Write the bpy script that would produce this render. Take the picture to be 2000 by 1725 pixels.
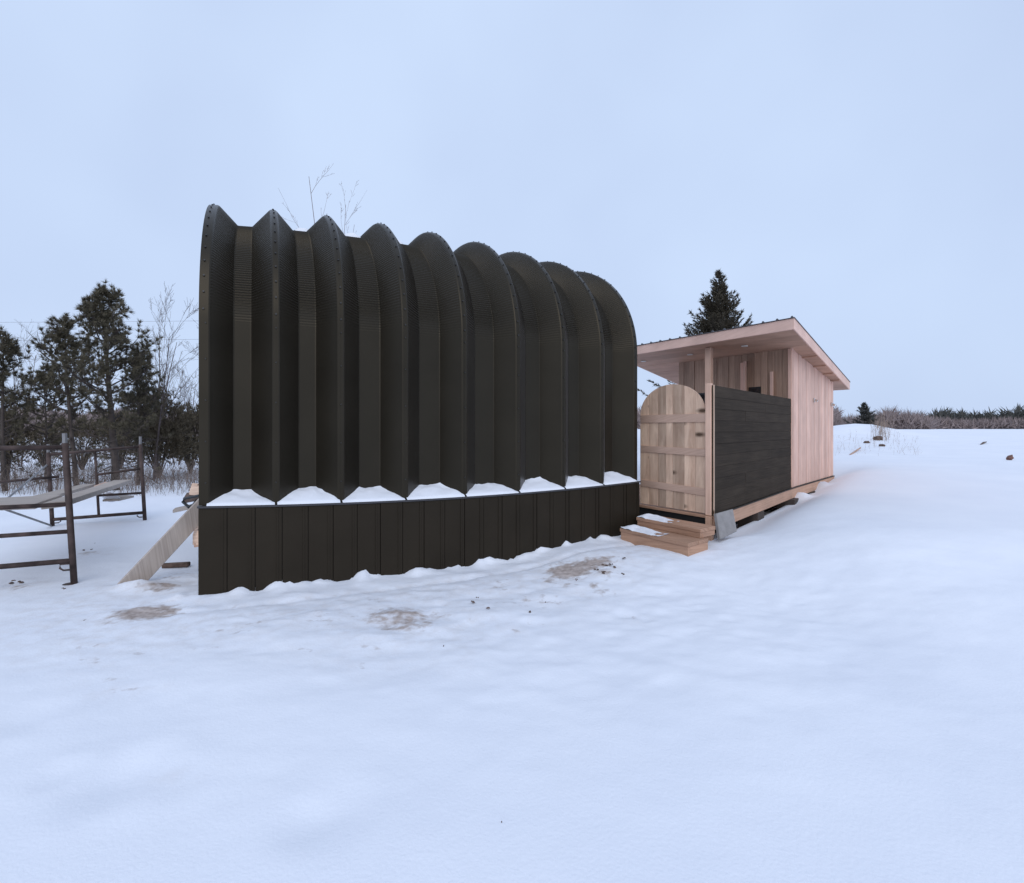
import bpy, math, random
import numpy as np
from mathutils import Vector

for o in list(bpy.data.objects):
    bpy.data.objects.remove(o, do_unlink=True)
scene = bpy.context.scene
COL = scene.collection
R = math.radians

# ------------------------------------------------------------------ camera
FPX, HZ, CAMZ = 1060.0, 838.0, 1.4          # focal length and horizon in photograph pixels (2000 wide)
cd = bpy.data.cameras.new('camera')
cam = bpy.data.objects.new('camera', cd)
COL.objects.link(cam)
cam.location = (0, 0, CAMZ)
cam.rotation_euler = (R(90), 0, 0)
cd.sensor_width = 36.0
cd.lens = 36.0 * FPX / 2000.0
cd.shift_y = -24.5 / 2000.0
cd.clip_start, cd.clip_end = 0.05, 3000.0
scene.camera = cam

# ------------------------------------------------------------------ world, sun, exposure
SUN_EL, SUN_AZ = R(33), R(178)              # azimuth clockwise from +Y: the veiled sun stands behind the camera
world = bpy.data.worlds.new('World')
scene.world = world
world.use_nodes = True
wt = world.node_tree
wt.nodes.clear()
wo = wt.nodes.new('ShaderNodeOutputWorld')
bg = wt.nodes.new('ShaderNodeBackground')
bg.inputs['Strength'].default_value = 0.1
sk = wt.nodes.new('ShaderNodeTexSky')
sk.sky_type = 'NISHITA'
sk.sun_disc = False
sk.sun_elevation = SUN_EL
sk.sun_rotation = SUN_AZ
sk.air_density = 1.0
sk.dust_density = 4.0
sk.ozone_density = 2.0
mixw = wt.nodes.new('ShaderNodeMixRGB')     # an even veil of cloud over the clear sky
mixw.inputs['Fac'].default_value = 0.93
tcw = wt.nodes.new('ShaderNodeTexCoord')
nzw = wt.nodes.new('ShaderNodeTexNoise')
nzw.inputs['Scale'].default_value = 2.2
nzw.inputs['Detail'].default_value = 3.0
crw = wt.nodes.new('ShaderNodeValToRGB')
crw.color_ramp.elements[0].position = 0.30
crw.color_ramp.elements[0].color = (5.75, 7.0, 9.5, 1)
crw.color_ramp.elements[1].position = 0.68
crw.color_ramp.elements[1].color = (6.5, 7.9, 10.4, 1)
wt.links.new(tcw.outputs['Generated'], nzw.inputs['Vector'])
wt.links.new(nzw.outputs['Fac'], crw.inputs['Fac'])
wt.links.new(sk.outputs['Color'], mixw.inputs['Color1'])
wt.links.new(crw.outputs['Color'], mixw.inputs['Color2'])
wt.links.new(mixw.outputs['Color'], bg.inputs['Color'])
wt.links.new(bg.outputs['Background'], wo.inputs['Surface'])

sl = bpy.data.lights.new('sun', 'SUN')
sl.energy = 1.1
sl.angle = R(50)
sl.color = (1.0, 0.985, 0.97)
sun = bpy.data.objects.new('sun', sl)
COL.objects.link(sun)
sd = Vector((math.sin(SUN_AZ) * math.cos(SUN_EL), math.cos(SUN_AZ) * math.cos(SUN_EL), math.sin(SUN_EL)))
sun.rotation_euler = sd.to_track_quat('Z', 'Y').to_euler()
sun.location = (0, -12, 9)

scene.view_settings.view_transform = 'Standard'
scene.view_settings.look = 'None'
scene.view_settings.gamma = 1.0
scene.view_settings.use_curve_mapping = False
scene.view_settings.exposure = 0.0

# ------------------------------------------------------------------ helpers
rng = np.random.default_rng(7)
random.seed(7)
UPZ = np.array([0, 0, 1.0])


def V(*a):
    return np.array(a, float)


def at(u, v, Y):
    """world point seen at photograph pixel (u, v) at depth Y"""
    return V((u - 1000) / FPX * Y, Y, CAMZ - (v - HZ) / FPX * Y)


def at_z(u, v, z):
    Y = (CAMZ - z) * FPX / (v - HZ)
    return V((u - 1000) / FPX * Y, Y, z)


def unit(a):
    a = np.asarray(a, float)
    return a / (np.linalg.norm(a) + 1e-12)


def hash2(ix, iy, seed):
    h = (ix.astype(np.int64) * 374761393 + iy.astype(np.int64) * 668265263 + seed * 1442695041) & 0x7fffffff
    h = ((h ^ (h >> 13)) * 1274126177) & 0x7fffffff
    h = h ^ (h >> 16)
    return (h & 0xffff) / 65535.0


def vnoise(x, y, seed=0):
    ix, iy = np.floor(x), np.floor(y)
    fx, fy = x - ix, y - iy
    fx, fy = fx * fx * (3 - 2 * fx), fy * fy * (3 - 2 * fy)
    a = hash2(ix, iy, seed); b = hash2(ix + 1, iy, seed)
    c = hash2(ix, iy + 1, seed); d = hash2(ix + 1, iy + 1, seed)
    return (a + (b - a) * fx) * (1 - fy) + (c + (d - c) * fx) * fy - 0.5


def fbm(x, y, seed=0, octv=4):
    s, a = 0, 1.0
    for k in range(octv):
        s = s + a * vnoise(x, y, seed + 17 * k)
        x, y, a = x * 2.03 + 5.1, y * 2.03 - 3.7, a * 0.5
    return s


def sstep(a, b, x):
    t = np.clip((x - a) / (b - a), 0, 1)
    return t * t * (3 - 2 * t)


class MB:
    """collects faces and links them as one mesh object"""
    def __init__(self):
        self.v, self.f, self.uv, self.n = [], [], [], 0

    def add(self, verts, faces, uvs=None):
        verts = np.asarray(verts, float)
        self.v.append(verts)
        for k, f in enumerate(faces):
            self.f.append([i + self.n for i in f])
            if uvs is None:
                self.uv.extend([(verts[i][0] + verts[i][1], verts[i][2]) for i in f])
            else:
                self.uv.extend(uvs[k])
        self.n += len(verts)

    def hexa(self, p, grain=0):
        """eight corners: 0-3 bottom ring, 4-7 top ring; grain = 0 along 0->1, 1 along 1->2, 2 along 0->4"""
        p = np.asarray(p, float)
        c = p.mean(0)
        faces = [(0, 3, 2, 1), (4, 5, 6, 7), (0, 1, 5, 4), (1, 2, 6, 5), (2, 3, 7, 6), (3, 0, 4, 7)]
        out = []
        for f in faces:
            n = np.cross(p[f[1]] - p[f[0]], p[f[2]] - p[f[0]])
            out.append(f if np.dot(n, p[list(f)].mean(0) - c) > 0 else tuple(reversed(f)))
        ax = [unit(p[1] - p[0]), unit(p[2] - p[1]), unit(p[4] - p[0])]
        L = ax[grain]; W = ax[(grain + 1) % 3]; T = ax[(grain + 2) % 3]
        uvs = [[(float(np.dot(p[i], L)), float(np.dot(p[i], W) + 1.37 * np.dot(p[i], T))) for i in f] for f in out]
        self.add(p, out, uvs)

    def bar(self, p0, p1, wv, tv, grain=0):
        """a board from p0 to p1; wv and tv are its full width and thickness vectors, centred"""
        p0, p1, w, t = V(*p0), V(*p1), V(*wv) / 2, V(*tv) / 2
        a = [p0 - w - t, p1 - w - t, p1 + w - t, p0 + w - t, p0 - w + t, p1 - w + t, p1 + w + t, p0 + w + t]
        self.hexa(a, grain)

    def tube(self, pts, rad, n=6, cap=True):
        pts = [np.asarray(p, float) for p in pts]
        m = len(pts)
        if np.isscalar(rad):
            rad = [rad] * m
        vs = []
        for i, p in enumerate(pts):
            d = unit(pts[min(i + 1, m - 1)] - pts[max(i - 1, 0)])
            h = V(0, 0, 1) if abs(d[2]) < 0.9 else V(1, 0, 0)
            a = unit(np.cross(d, h)); b = np.cross(d, a)
            for k in range(n):
                t = 2 * math.pi * k / n
                vs.append(p + rad[i] * (math.cos(t) * a + math.sin(t) * b))
        fs = [(i * n + k, i * n + (k + 1) % n, (i + 1) * n + (k + 1) % n, (i + 1) * n + k) for i in range(m - 1) for k in range(n)]
        if cap:
            fs.append(tuple(range(n))[::-1])
            fs.append(tuple((m - 1) * n + k for k in range(n)))
        self.add(vs, fs)

    def prism(self, poly, ext):
        """planar polygon (list of 3-D points) pushed along ext"""
        poly = np.asarray(poly, float); n = len(poly)
        nrm = np.zeros(3)
        for i in range(n):
            nrm += np.cross(poly[i], poly[(i + 1) % n])
        if np.dot(nrm, ext) > 0:
            poly = poly[::-1]
        vs = np.vstack([poly, poly + np.asarray(ext, float)])
        fs = [tuple(range(n)), tuple(range(2 * n - 1, n - 1, -1))]
        fs += [(i, n + i, n + (i + 1) % n, (i + 1) % n)[::1] for i in range(n)]
        uvs = [[(float(vs[i][2]), float(vs[i][0] * .7 + vs[i][1] * .71)) for i in f] for f in fs]
        self.add(vs, fs, uvs)

    def build(self, name, mat, parent=None, origin=None, smooth=False, bevel=0):
        vs = np.vstack(self.v)
        if parent is not None:
            org = V(*parent['_o']) if '_o' in parent else V(0, 0, 0)
        else:
            org = V(*origin) if origin is not None else V(0, 0, 0)
        me = bpy.data.meshes.new(name)
        me.from_pydata((vs - org).tolist(), [], self.f)
        uvl = me.uv_layers.new(name='UVMap')
        uvl.data.foreach_set('uv', np.asarray(self.uv, np.float32).ravel())
        me.materials.append(mat)
        if smooth:
            me.polygons.foreach_set('use_smooth', [True] * len(me.polygons))
        o = bpy.data.objects.new(name, me)
        COL.objects.link(o)
        if parent is not None:
            o.parent = parent
        else:
            o.location = org
        o['_o'] = [float(q) for q in org]
        if bevel:
            b = o.modifiers.new('edge', 'BEVEL')
            b.width = bevel; b.segments = 1; b.limit_method = 'ANGLE'
        return o


def fastmesh(name, verts, nper, mat, parent=None, origin=(0, 0, 0)):
    """many separate faces of nper corners each, verts (k*nper, 3), quickly"""
    org = V(*parent['_o']) if parent is not None else V(*origin)
    vs = (np.asarray(verts) - org).astype(np.float32)
    nf = len(vs) // nper
    me = bpy.data.meshes.new(name)
    me.vertices.add(len(vs)); me.vertices.foreach_set('co', vs.ravel())
    me.loops.add(len(vs)); me.loops.foreach_set('vertex_index', np.arange(len(vs), dtype=np.int32))
    me.polygons.add(nf)
    me.polygons.foreach_set('loop_start', np.arange(nf, dtype=np.int32) * nper)
    me.polygons.foreach_set('loop_total', np.full(nf, nper, dtype=np.int32))
    me.update(calc_edges=True)
    me.materials.append(mat)
    o = bpy.data.objects.new(name, me)
    COL.objects.link(o)
    if parent is not None:
        o.parent = parent
    else:
        o.location = org
    o['_o'] = [float(q) for q in org]
    return o


def tag(o, label=None, cat=None, group=None, kind=None):
    if label: o['label'] = label
    if cat: o['category'] = cat
    if group: o['group'] = group
    if kind: o['kind'] = kind
    return o


def thing(name, loc, label, cat, group=None):
    o = bpy.data.objects.new(name, None)
    COL.objects.link(o)
    o.empty_display_size = 0.1
    o.location = [float(q) for q in loc]
    o['_o'] = [float(q) for q in loc]
    return tag(o, label, cat, group)


# ------------------------------------------------------------------ materials
def mat_new(name):
    m = bpy.data.materials.new(name)
    m.use_nodes = True
    nt = m.node_tree
    return m, nt, nt.nodes['Principled BSDF']


def plain(name, col, rough=0.6, metal=0.0, var=0.15, scale=8.0, bump=0.0, bscale=60.0, spec=0.5, tint=None):
    m, nt, b = mat_new(name)
    tc = nt.nodes.new('ShaderNodeTexCoord')
    nz = nt.nodes.new('ShaderNodeTexNoise')
    nz.inputs['Scale'].default_value = scale
    nz.inputs['Detail'].default_value = 5
    cr = nt.nodes.new('ShaderNodeValToRGB')
    cr.color_ramp.elements[0].position = 0.3
    cr.color_ramp.elements[1].position = 0.7
    cr.color_ramp.elements[0].color = tuple(c * (1 - var) for c in col) + (1,)
    cr.color_ramp.elements[1].color = tuple(min(1, c * (1 + var)) for c in col) + (1,)
    nt.links.new(tc.outputs['Object'], nz.inputs['Vector'])
    nt.links.new(nz.outputs['Fac'], cr.inputs['Fac'])
    nt.links.new(cr.outputs['Color'], b.inputs['Base Color'])
    b.inputs['Roughness'].default_value = rough
    b.inputs['Metallic'].default_value = metal
    b.inputs['Specular IOR Level'].default_value = spec
    if tint:
        b.inputs['Specular Tint'].default_value = tint + (1,)
    if bump:
        n2 = nt.nodes.new('ShaderNodeTexNoise')
        n2.inputs['Scale'].default_value = bscale
        n2.inputs['Detail'].default_value = 4
        bp = nt.nodes.new('ShaderNodeBump')
        bp.inputs['Strength'].default_value = bump
        bp.inputs['Distance'].default_value = 0.01
        nt.links.new(tc.outputs['Object'], n2.inputs['Vector'])
        nt.links.new(n2.outputs['Fac'], bp.inputs['Height'])
        nt.links.new(bp.outputs['Normal'], b.inputs['Normal'])
    return m


def wood(name, light, dark, tint=0.35, rough=0.7, knots=0.0, grain=1.0, spec=0.4):
    """sawn boards: grain runs along the U axis; every board gets its own shade"""
    m, nt, b = mat_new(name)
    L = nt.links.new
    uv = nt.nodes.new('ShaderNodeUVMap')
    oi = nt.nodes.new('ShaderNodeObjectInfo')
    add = nt.nodes.new('ShaderNodeVectorMath'); add.operation = 'ADD'
    sc = nt.nodes.new('ShaderNodeVectorMath'); sc.operation = 'SCALE'
    cmb = nt.nodes.new('ShaderNodeCombineXYZ')
    for k in range(3):
        L(oi.outputs['Random'], cmb.inputs[k])
    L(cmb.outputs[0], sc.inputs[0]); sc.inputs['Scale'].default_value = 37.0
    L(uv.outputs['UV'], add.inputs[0]); L(sc.outputs[0], add.inputs[1])
    mp = nt.nodes.new('ShaderNodeMapping')
    mp.inputs['Scale'].default_value = (1.1, 26.0, 1.0)
    L(add.outputs[0], mp.inputs['Vector'])
    n1 = nt.nodes.new('ShaderNodeTexNoise'); n1.inputs['Scale'].default_value = 1.6
    n1.inputs['Detail'].default_value = 6; n1.inputs['Roughness'].default_value = 0.6
    n1.inputs['Distortion'].default_value = 0.6
    L(mp.outputs[0], n1.inputs['Vector'])
    cr = nt.nodes.new('ShaderNodeValToRGB')
    cr.color_ramp.elements[0].position = 0.32; cr.color_ramp.elements[0].color = dark + (1,)
    cr.color_ramp.elements[1].position = 0.68; cr.color_ramp.elements[1].color = light + (1,)
    L(n1.outputs['Fac'], cr.inputs['Fac'])
    # board to board shade
    mr = nt.nodes.new('ShaderNodeMapRange')
    mr.inputs['To Min'].default_value = 1 - tint; mr.inputs['To Max'].default_value = 1 + tint * 0.55
    L(oi.outputs['Random'], mr.inputs['Value'])
    mul = nt.nodes.new('ShaderNodeVectorMath'); mul.operation = 'SCALE'
    L(cr.outputs['Color'], mul.inputs[0]); L(mr.outputs[0], mul.inputs['Scale'])
    last = mul.outputs[0]
    # weather blotches
    n3 = nt.nodes.new('ShaderNodeTexNoise'); n3.inputs['Scale'].default_value = 2.3; n3.inputs['Detail'].default_value = 4
    L(add.outputs[0], n3.inputs['Vector'])
    mr3 = nt.nodes.new('ShaderNodeMapRange')
    mr3.inputs['From Min'].default_value = 0.3; mr3.inputs['From Max'].default_value = 0.7
    mr3.inputs['To Min'].default_value = 0.86; mr3.inputs['To Max'].default_value = 1.08
    L(n3.outputs['Fac'], mr3.inputs['Value'])
    mul3 = nt.nodes.new('ShaderNodeVectorMath'); mul3.operation = 'SCALE'
    L(last, mul3.inputs[0]); L(mr3.outputs[0], mul3.inputs['Scale'])
    last = mul3.outputs[0]
    if knots > 0:
        mk = nt.nodes.new('ShaderNodeMapping'); mk.inputs['Scale'].default_value = (4.2, 6.5, 1)
        L(add.outputs[0], mk.inputs['Vector'])
        vo = nt.nodes.new('ShaderNodeTexVoronoi'); vo.inputs['Scale'].default_value = 1.0
        vo.voronoi_dimensions = '2D'
        L(mk.outputs[0], vo.inputs['Vector'])
        kr = nt.nodes.new('ShaderNodeMapRange')
        kr.inputs['From Min'].default_value = 0.05; kr.inputs['From Max'].default_value = 0.16
        kr.inputs['To Min'].default_value = knots; kr.inputs['To Max'].default_value = 0.0
        L(vo.outputs['Distance'], kr.inputs['Value'])
        sep = nt.nodes.new('ShaderNodeSeparateColor')
        L(vo.outputs['Color'], sep.inputs[0])
        gt = nt.nodes.new('ShaderNodeMath'); gt.operation = 'GREATER_THAN'; gt.inputs[1].default_value = 0.30
        L(sep.outputs[0], gt.inputs[0])
        km = nt.nodes.new('ShaderNodeMath'); km.operation = 'MULTIPLY'
        L(kr.outputs[0], km.inputs[0]); L(gt.outputs[0], km.inputs[1])
        kr = km
        mx = nt.nodes.new('ShaderNodeMixRGB')
        mx.inputs['Color2'].default_value = (0.075, 0.04, 0.022, 1)
        L(kr.outputs[0], mx.inputs['Fac']); L(last, mx.inputs['Color1'])
        last = mx.outputs[0]
    L(last, b.inputs['Base Color'])
    b.inputs['Roughness'].default_value = rough
    b.inputs['Specular IOR Level'].default_value = spec
    bp = nt.nodes.new('ShaderNodeBump'); bp.inputs['Strength'].default_value = 0.25 * grain
    bp.inputs['Distance'].default_value = 0.004
    L(n1.outputs['Fac'], bp.inputs['Height']); L(bp.outputs['Normal'], b.inputs['Normal'])
    return m


def needle(name, c0, c1, rough=0.75):
    m, nt, b = mat_new(name)
    g = nt.nodes.new('ShaderNodeNewGeometry')
    cr = nt.nodes.new('ShaderNodeValToRGB')
    cr.color_ramp.elements[0].color = c0 + (1,)
    cr.color_ramp.elements[1].color = c1 + (1,)
    nt.links.new(g.outputs['Random Per Island'], cr.inputs['Fac'])
    nt.links.new(cr.outputs['Color'], b.inputs['Base Color'])
    b.inputs['Roughness'].default_value = rough
    b.inputs['Specular IOR Level'].default_value = 0.2
    return m


def snow_mat(name, dirty=False):
    m, nt, b = mat_new(name)
    L = nt.links.new
    tc = nt.nodes.new('ShaderNodeTexCoord')
    n1 = nt.nodes.new('ShaderNodeTexNoise'); n1.inputs['Scale'].default_value = 1.1; n1.inputs['Detail'].default_value = 6
    L(tc.outputs['Object'], n1.inputs['Vector'])
    cr = nt.nodes.new('ShaderNodeValToRGB')
    cr.color_ramp.elements[0].position = 0.3; cr.color_ramp.elements[0].color = (0.785, 0.805, 0.865, 1)
    cr.color_ramp.elements[1].position = 0.7; cr.color_ramp.elements[1].color = (0.835, 0.85, 0.90, 1)
    L(n1.outputs['Fac'], cr.inputs['Fac'])
    last = cr.outputs['Color']
    n2 = nt.nodes.new('ShaderNodeTexNoise'); n2.inputs['Scale'].default_value = 9; n2.inputs['Detail'].default_value = 8
    n2.inputs['Roughness'].default_value = 0.65
    L(tc.outputs['Object'], n2.inputs['Vector'])
    if dirty:
        at_ = nt.nodes.new('ShaderNodeAttribute'); at_.attribute_name = 'dirt'
        s = nt.nodes.new('ShaderNodeMath'); s.operation = 'ADD'
        n4 = nt.nodes.new('ShaderNodeTexNoise'); n4.inputs['Scale'].default_value = 14; n4.inputs['Detail'].default_value = 7
        L(tc.outputs['Object'], n4.inputs['Vector'])
        mm = nt.nodes.new('ShaderNodeMapRange')
        mm.inputs['From Min'].default_value = 0.3; mm.inputs['From Max'].default_value = 0.7
        mm.inputs['To Min'].default_value = -0.45; mm.inputs['To Max'].default_value = 0.45
        mm.clamp = False
        L(n4.outputs['Fac'], mm.inputs['Value'])
        L(at_.outputs['Fac'], s.inputs[0]); L(mm.outputs[0], s.inputs[1])
        s2 = nt.nodes.new('ShaderNodeMapRange')
        s2.inputs['From Min'].default_value = 0.42; s2.inputs['From Max'].default_value = 1.10
        s2.inputs['To Min'].default_value = 0; s2.inputs['To Max'].default_value = 0.92
        L(s.outputs[0], s2.inputs['Value'])
        # dirt only where the attribute itself is present
        pw = nt.nodes.new('ShaderNodeMapRange')
        pw.inputs['From Min'].default_value = 0.02; pw.inputs['From Max'].default_value = 0.2
        L(at_.outputs['Fac'], pw.inputs['Value'])
        mu = nt.nodes.new('ShaderNodeMath'); mu.operation = 'MULTIPLY'
        L(s2.outputs[0], mu.inputs[0]); L(pw.outputs[0], mu.inputs[1])
        n5 = nt.nodes.new('ShaderNodeTexNoise'); n5.inputs['Scale'].default_value = 22; n5.inputs['Detail'].default_value = 5
        L(tc.outputs['Object'], n5.inputs['Vector'])
        dr = nt.nodes.new('ShaderNodeValToRGB')
        dr.color_ramp.elements[0].position = 0.35; dr.color_ramp.elements[0].color = (0.30, 0.235, 0.20, 1)
        dr.color_ramp.elements[1].position = 0.65; dr.color_ramp.elements[1].color = (0.50, 0.42, 0.38, 1)
        L(n5.outputs['Fac'], dr.inputs['Fac'])
        # faint soiling round the patches
        st = nt.nodes.new('ShaderNodeMixRGB'); st.inputs['Color2'].default_value = (0.62, 0.57, 0.55, 1)
        at2 = nt.nodes.new('ShaderNodeAttribute'); at2.attribute_name = 'soil'
        m5 = nt.nodes.new('ShaderNodeMath'); m5.operation = 'MULTIPLY'
        m6 = nt.nodes.new('ShaderNodeMapRange'); m6.inputs['From Min'].default_value = 0.42; m6.inputs['From Max'].default_value = 0.66
        L(n2.outputs['Fac'], m6.inputs['Value'])
        L(at2.outputs['Fac'], m5.inputs[0]); L(m6.outputs[0], m5.inputs[1])
        L(m5.outputs[0], st.inputs['Fac']); L(last, st.inputs['Color1'])
        mx = nt.nodes.new('ShaderNodeMixRGB')
        L(mu.outputs[0], mx.inputs['Fac']); L(st.outputs[0], mx.inputs['Color1']); L(dr.outputs['Color'], mx.inputs['Color2'])
        last = mx.outputs[0]
    L(last, b.inputs['Base Color'])
    b.inputs['Roughness'].default_value = 0.85
    b.inputs['Specular IOR Level'].default_value = 0.15
    bp = nt.nodes.new('ShaderNodeBump'); bp.inputs['Strength'].default_value = 0.22; bp.inputs['Distance'].default_value = 0.015
    ng = nt.nodes.new('ShaderNodeTexNoise'); ng.inputs['Scale'].default_value = 70; ng.inputs['Detail'].default_value = 4
    L(tc.outputs['Object'], ng.inputs['Vector'])
    bg_ = nt.nodes.new('ShaderNodeBump'); bg_.inputs['Strength'].default_value = 0.30; bg_.inputs['Distance'].default_value = 0.006
    L(ng.outputs['Fac'], bg_.inputs['Height'])
    L(n2.outputs['Fac'], bp.inputs['Height'])
    L(bg_.outputs['Normal'], bp.inputs['Normal'])
    L(bp.outputs['Normal'], b.inputs['Normal'])
    return m


M = {}
M['snow'] = snow_mat('snow_ground', True)
M['snow_clean'] = snow_mat('snow_clean')
M['steel'] = plain('dark_brown_painted_steel', (0.0140, 0.0116, 0.0082), rough=0.36, var=0.2, scale=2.2, spec=0.33, tint=(1.0, 0.86, 0.66))
M['skirt'] = plain('dark_brown_siding', (0.0175, 0.0138, 0.0098), rough=0.5, var=0.16, scale=2.5, spec=0.25, tint=(1.0, 0.84, 0.66))
M['bolt'] = plain('bolt_steel', (0.018, 0.016, 0.016), rough=0.4, metal=0.0)
M['cap'] = plain('ledge_flashing', (0.04, 0.038, 0.042), rough=0.35)
M['pale'] = wood('pale_sawn_wood', (0.80, 0.54, 0.41), (0.68, 0.44, 0.325), tint=0.16, knots=0.0)
M['gate'] = wood('knotty_gate_wood', (0.95, 0.69, 0.51), (0.60, 0.385, 0.27), tint=0.42, knots=0.95)
M['batten'] = wood('gate_batten_wood', (0.68, 0.47, 0.36), (0.57, 0.38, 0.29), tint=0.12)
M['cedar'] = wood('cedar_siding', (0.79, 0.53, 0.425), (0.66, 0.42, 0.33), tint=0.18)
M['cedar_shaded'] = wood('cedar_siding_porch_shade', (0.50, 0.34, 0.25), (0.34, 0.215, 0.15), tint=0.28)  # the cedar siding again, with the porch shade darkened into its colour
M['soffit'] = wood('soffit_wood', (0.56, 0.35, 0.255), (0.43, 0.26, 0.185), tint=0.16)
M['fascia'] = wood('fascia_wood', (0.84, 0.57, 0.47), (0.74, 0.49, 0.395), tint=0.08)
M['step'] = wood('step_wood', (0.52, 0.31, 0.205), (0.35, 0.20, 0.13), tint=0.14)
M['rim'] = wood('rim_joist_wood', (0.60, 0.375, 0.26), (0.46, 0.275, 0.185), tint=0.12)
M['plank'] = wood('weathered_plank_wood', (0.50, 0.43, 0.375), (0.36, 0.30, 0.26), tint=0.15)
M['char'] = wood('charred_wood', (0.058, 0.044, 0.032), (0.036, 0.027, 0.020), tint=0.16, rough=0.85, grain=2.5, spec=0.12)
M['tar'] = plain('black_membrane_and_gap_shade', (0.015, 0.014, 0.013), rough=0.7)
M['roofmetal'] = plain('dark_roof_metal', (0.10, 0.10, 0.11), rough=0.4)
M['black'] = plain('black_plastic', (0.012, 0.012, 0.012), rough=0.35)
M['glass'] = plain('dark_glass', (0.02, 0.02, 0.022), rough=0.08)
M['white'] = plain('white_plastic', (0.8, 0.78, 0.74), rough=0.4)
M['chrome'] = plain('bright_metal', (0.7, 0.68, 0.66), rough=0.25, metal=1.0)
M['stone'] = plain('grey_concrete', (0.265, 0.25, 0.245), rough=0.85, var=0.12, scale=14, bump=0.3)
M['pipe'] = plain('rusty_scaffold_steel', (0.066, 0.045, 0.040), rough=0.65, var=0.6, scale=9, bump=0.2, spec=0.3)
M['galv'] = plain('galvanised_steel', (0.19, 0.185, 0.19), rough=0.45, var=0.2)
M['bark'] = plain('pine_bark', (0.060, 0.046, 0.039), rough=0.9, var=0.35, scale=6, bump=0.5, bscale=20)
M['bark_grey'] = plain('grey_bark', (0.105, 0.082, 0.08), rough=0.9, var=0.3, scale=6)
M['twig'] = plain('twig_bark', (0.20, 0.15, 0.145), rough=0.9, var=0.3, scale=3)
M['needle'] = needle('pine_needles', (0.066, 0.058, 0.038), (0.150, 0.128, 0.088))
M['spruce'] = needle('spruce_needles', (0.034, 0.029, 0.020), (0.105, 0.088, 0.062))
M['juniper'] = needle('juniper_leaves', (0.074, 0.060, 0.040), (0.155, 0.125, 0.084))
M['brush'] = needle('dry_brush_twigs', (0.10, 0.075, 0.062), (0.24, 0.185, 0.155))
M['weed'] = needle('dry_weed_stems', (0.22, 0.16, 0.125), (0.40, 0.30, 0.24))
M['farwood_hazed'] = needle('far_conifers', (0.062, 0.062, 0.056), (0.11, 0.108, 0.098))  # distance haze is mixed into this colour, paler than the trees themselves
M['farbrush_hazed'] = needle('far_brush', (0.20, 0.155, 0.145), (0.31, 0.25, 0.24))  # brush colour lightened to paint in the haze of distance
M['soil'] = plain('dark_soil', (0.11, 0.072, 0.056), rough=0.95, var=0.4, scale=20, bump=0.6)
M['rock'] = plain('reddish_rock', (0.17, 0.088, 0.07), rough=0.9, var=0.35, scale=9, bump=0.5)
M['wire'] = plain('cable_black', (0.30, 0.32, 0.36), rough=0.6)

b_ = M['steel'].node_tree.nodes['Principled BSDF']
b_.inputs['Sheen Weight'].default_value = 0.085
b_.inputs['Sheen Roughness'].default_value = 0.35
b_.inputs['Sheen Tint'].default_value = (1.0, 0.93, 0.92, 1)

# ------------------------------------------------------------------ terrain height
# plan of the long hut: points along its outer face, station t = 0..8 (one per rib)
PX0, PY0, PYAW, PS, PBEND = -2.613, 4.525, 0.484, 0.592, 0.12
_ts = np.linspace(-0.5, 8.5, 361)
_th = PYAW + PBEND * (_ts - 4) / 8
_dx = np.cos(_th) * PS * (_ts[1] - _ts[0]); _dy = np.sin(_th) * PS * (_ts[1] - _ts[0])
_cx = np.cumsum(_dx) - _dx; _cy = np.cumsum(_dy) - _dy
_cx += PX0 - np.interp(0, _ts, _cx); _cy += PY0 - np.interp(0, _ts, _cy)


def plan(t, depth=0.0):
    """(x, y) at station t, 'depth' metres behind the outer face"""
    th = PYAW + PBEND * (t - 4) / 8
    return V(np.interp(t, _ts, _cx) - math.sin(th) * depth, np.interp(t, _ts, _cy) + math.cos(th) * depth)


def ground_base(x, y):
    x = np.asarray(x, float); y = np.asarray(y, float)
    z = 0.12 * sstep(-0.2, 1.0, x) * sstep(4.2, 5.7, y)
    # smooth bank of snow to the right of the shed, scooped out along its wall
    n_ = (x - 2.287) * 0.771 - (y - 6.2) * 0.637
    z = z + 0.25 * sstep(1.9, 3.7, x) * sstep(2.2, 5.6, y) * (1 - 0.95 * np.exp(-(np.maximum(n_, 0) / 0.42) ** 2) * sstep(5.2, 6.4, y) * sstep(14, 11, y))
    z = z + 0.20 * sstep(3.6, 7.4, x) * sstep(6, 12, y)
    q = y + 0.35 * x
    side = sstep(0.5, 7.0, x)
    z = z + 0.80 * sstep(13.0, 46, q) * side
    z = z + 0.25 * sstep(20, 90, y) * (1 - side)
    # snow heap beside the weeds, far right
    z = z + 0.52 * np.exp(-(((x - 17.3) / 1.9) ** 2 + ((y - 27) / 2.2) ** 2)) + 0.22 * np.exp(-(((x - 15.4) / 1.8) ** 2 + ((y - 26) / 2.2) ** 2))
    return z


# faint soiled spots where people walked
_pr = random.Random(17)
EXTRA = []
for _ in range(34):
    _u = _pr.uniform(150, 1250)
    EXTRA.append((_u, 1305 - 0.14 * _u + _pr.uniform(-70, 70), _pr.uniform(10, 34), _pr.uniform(3, 8), _pr.uniform(.30, .50)))


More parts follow.
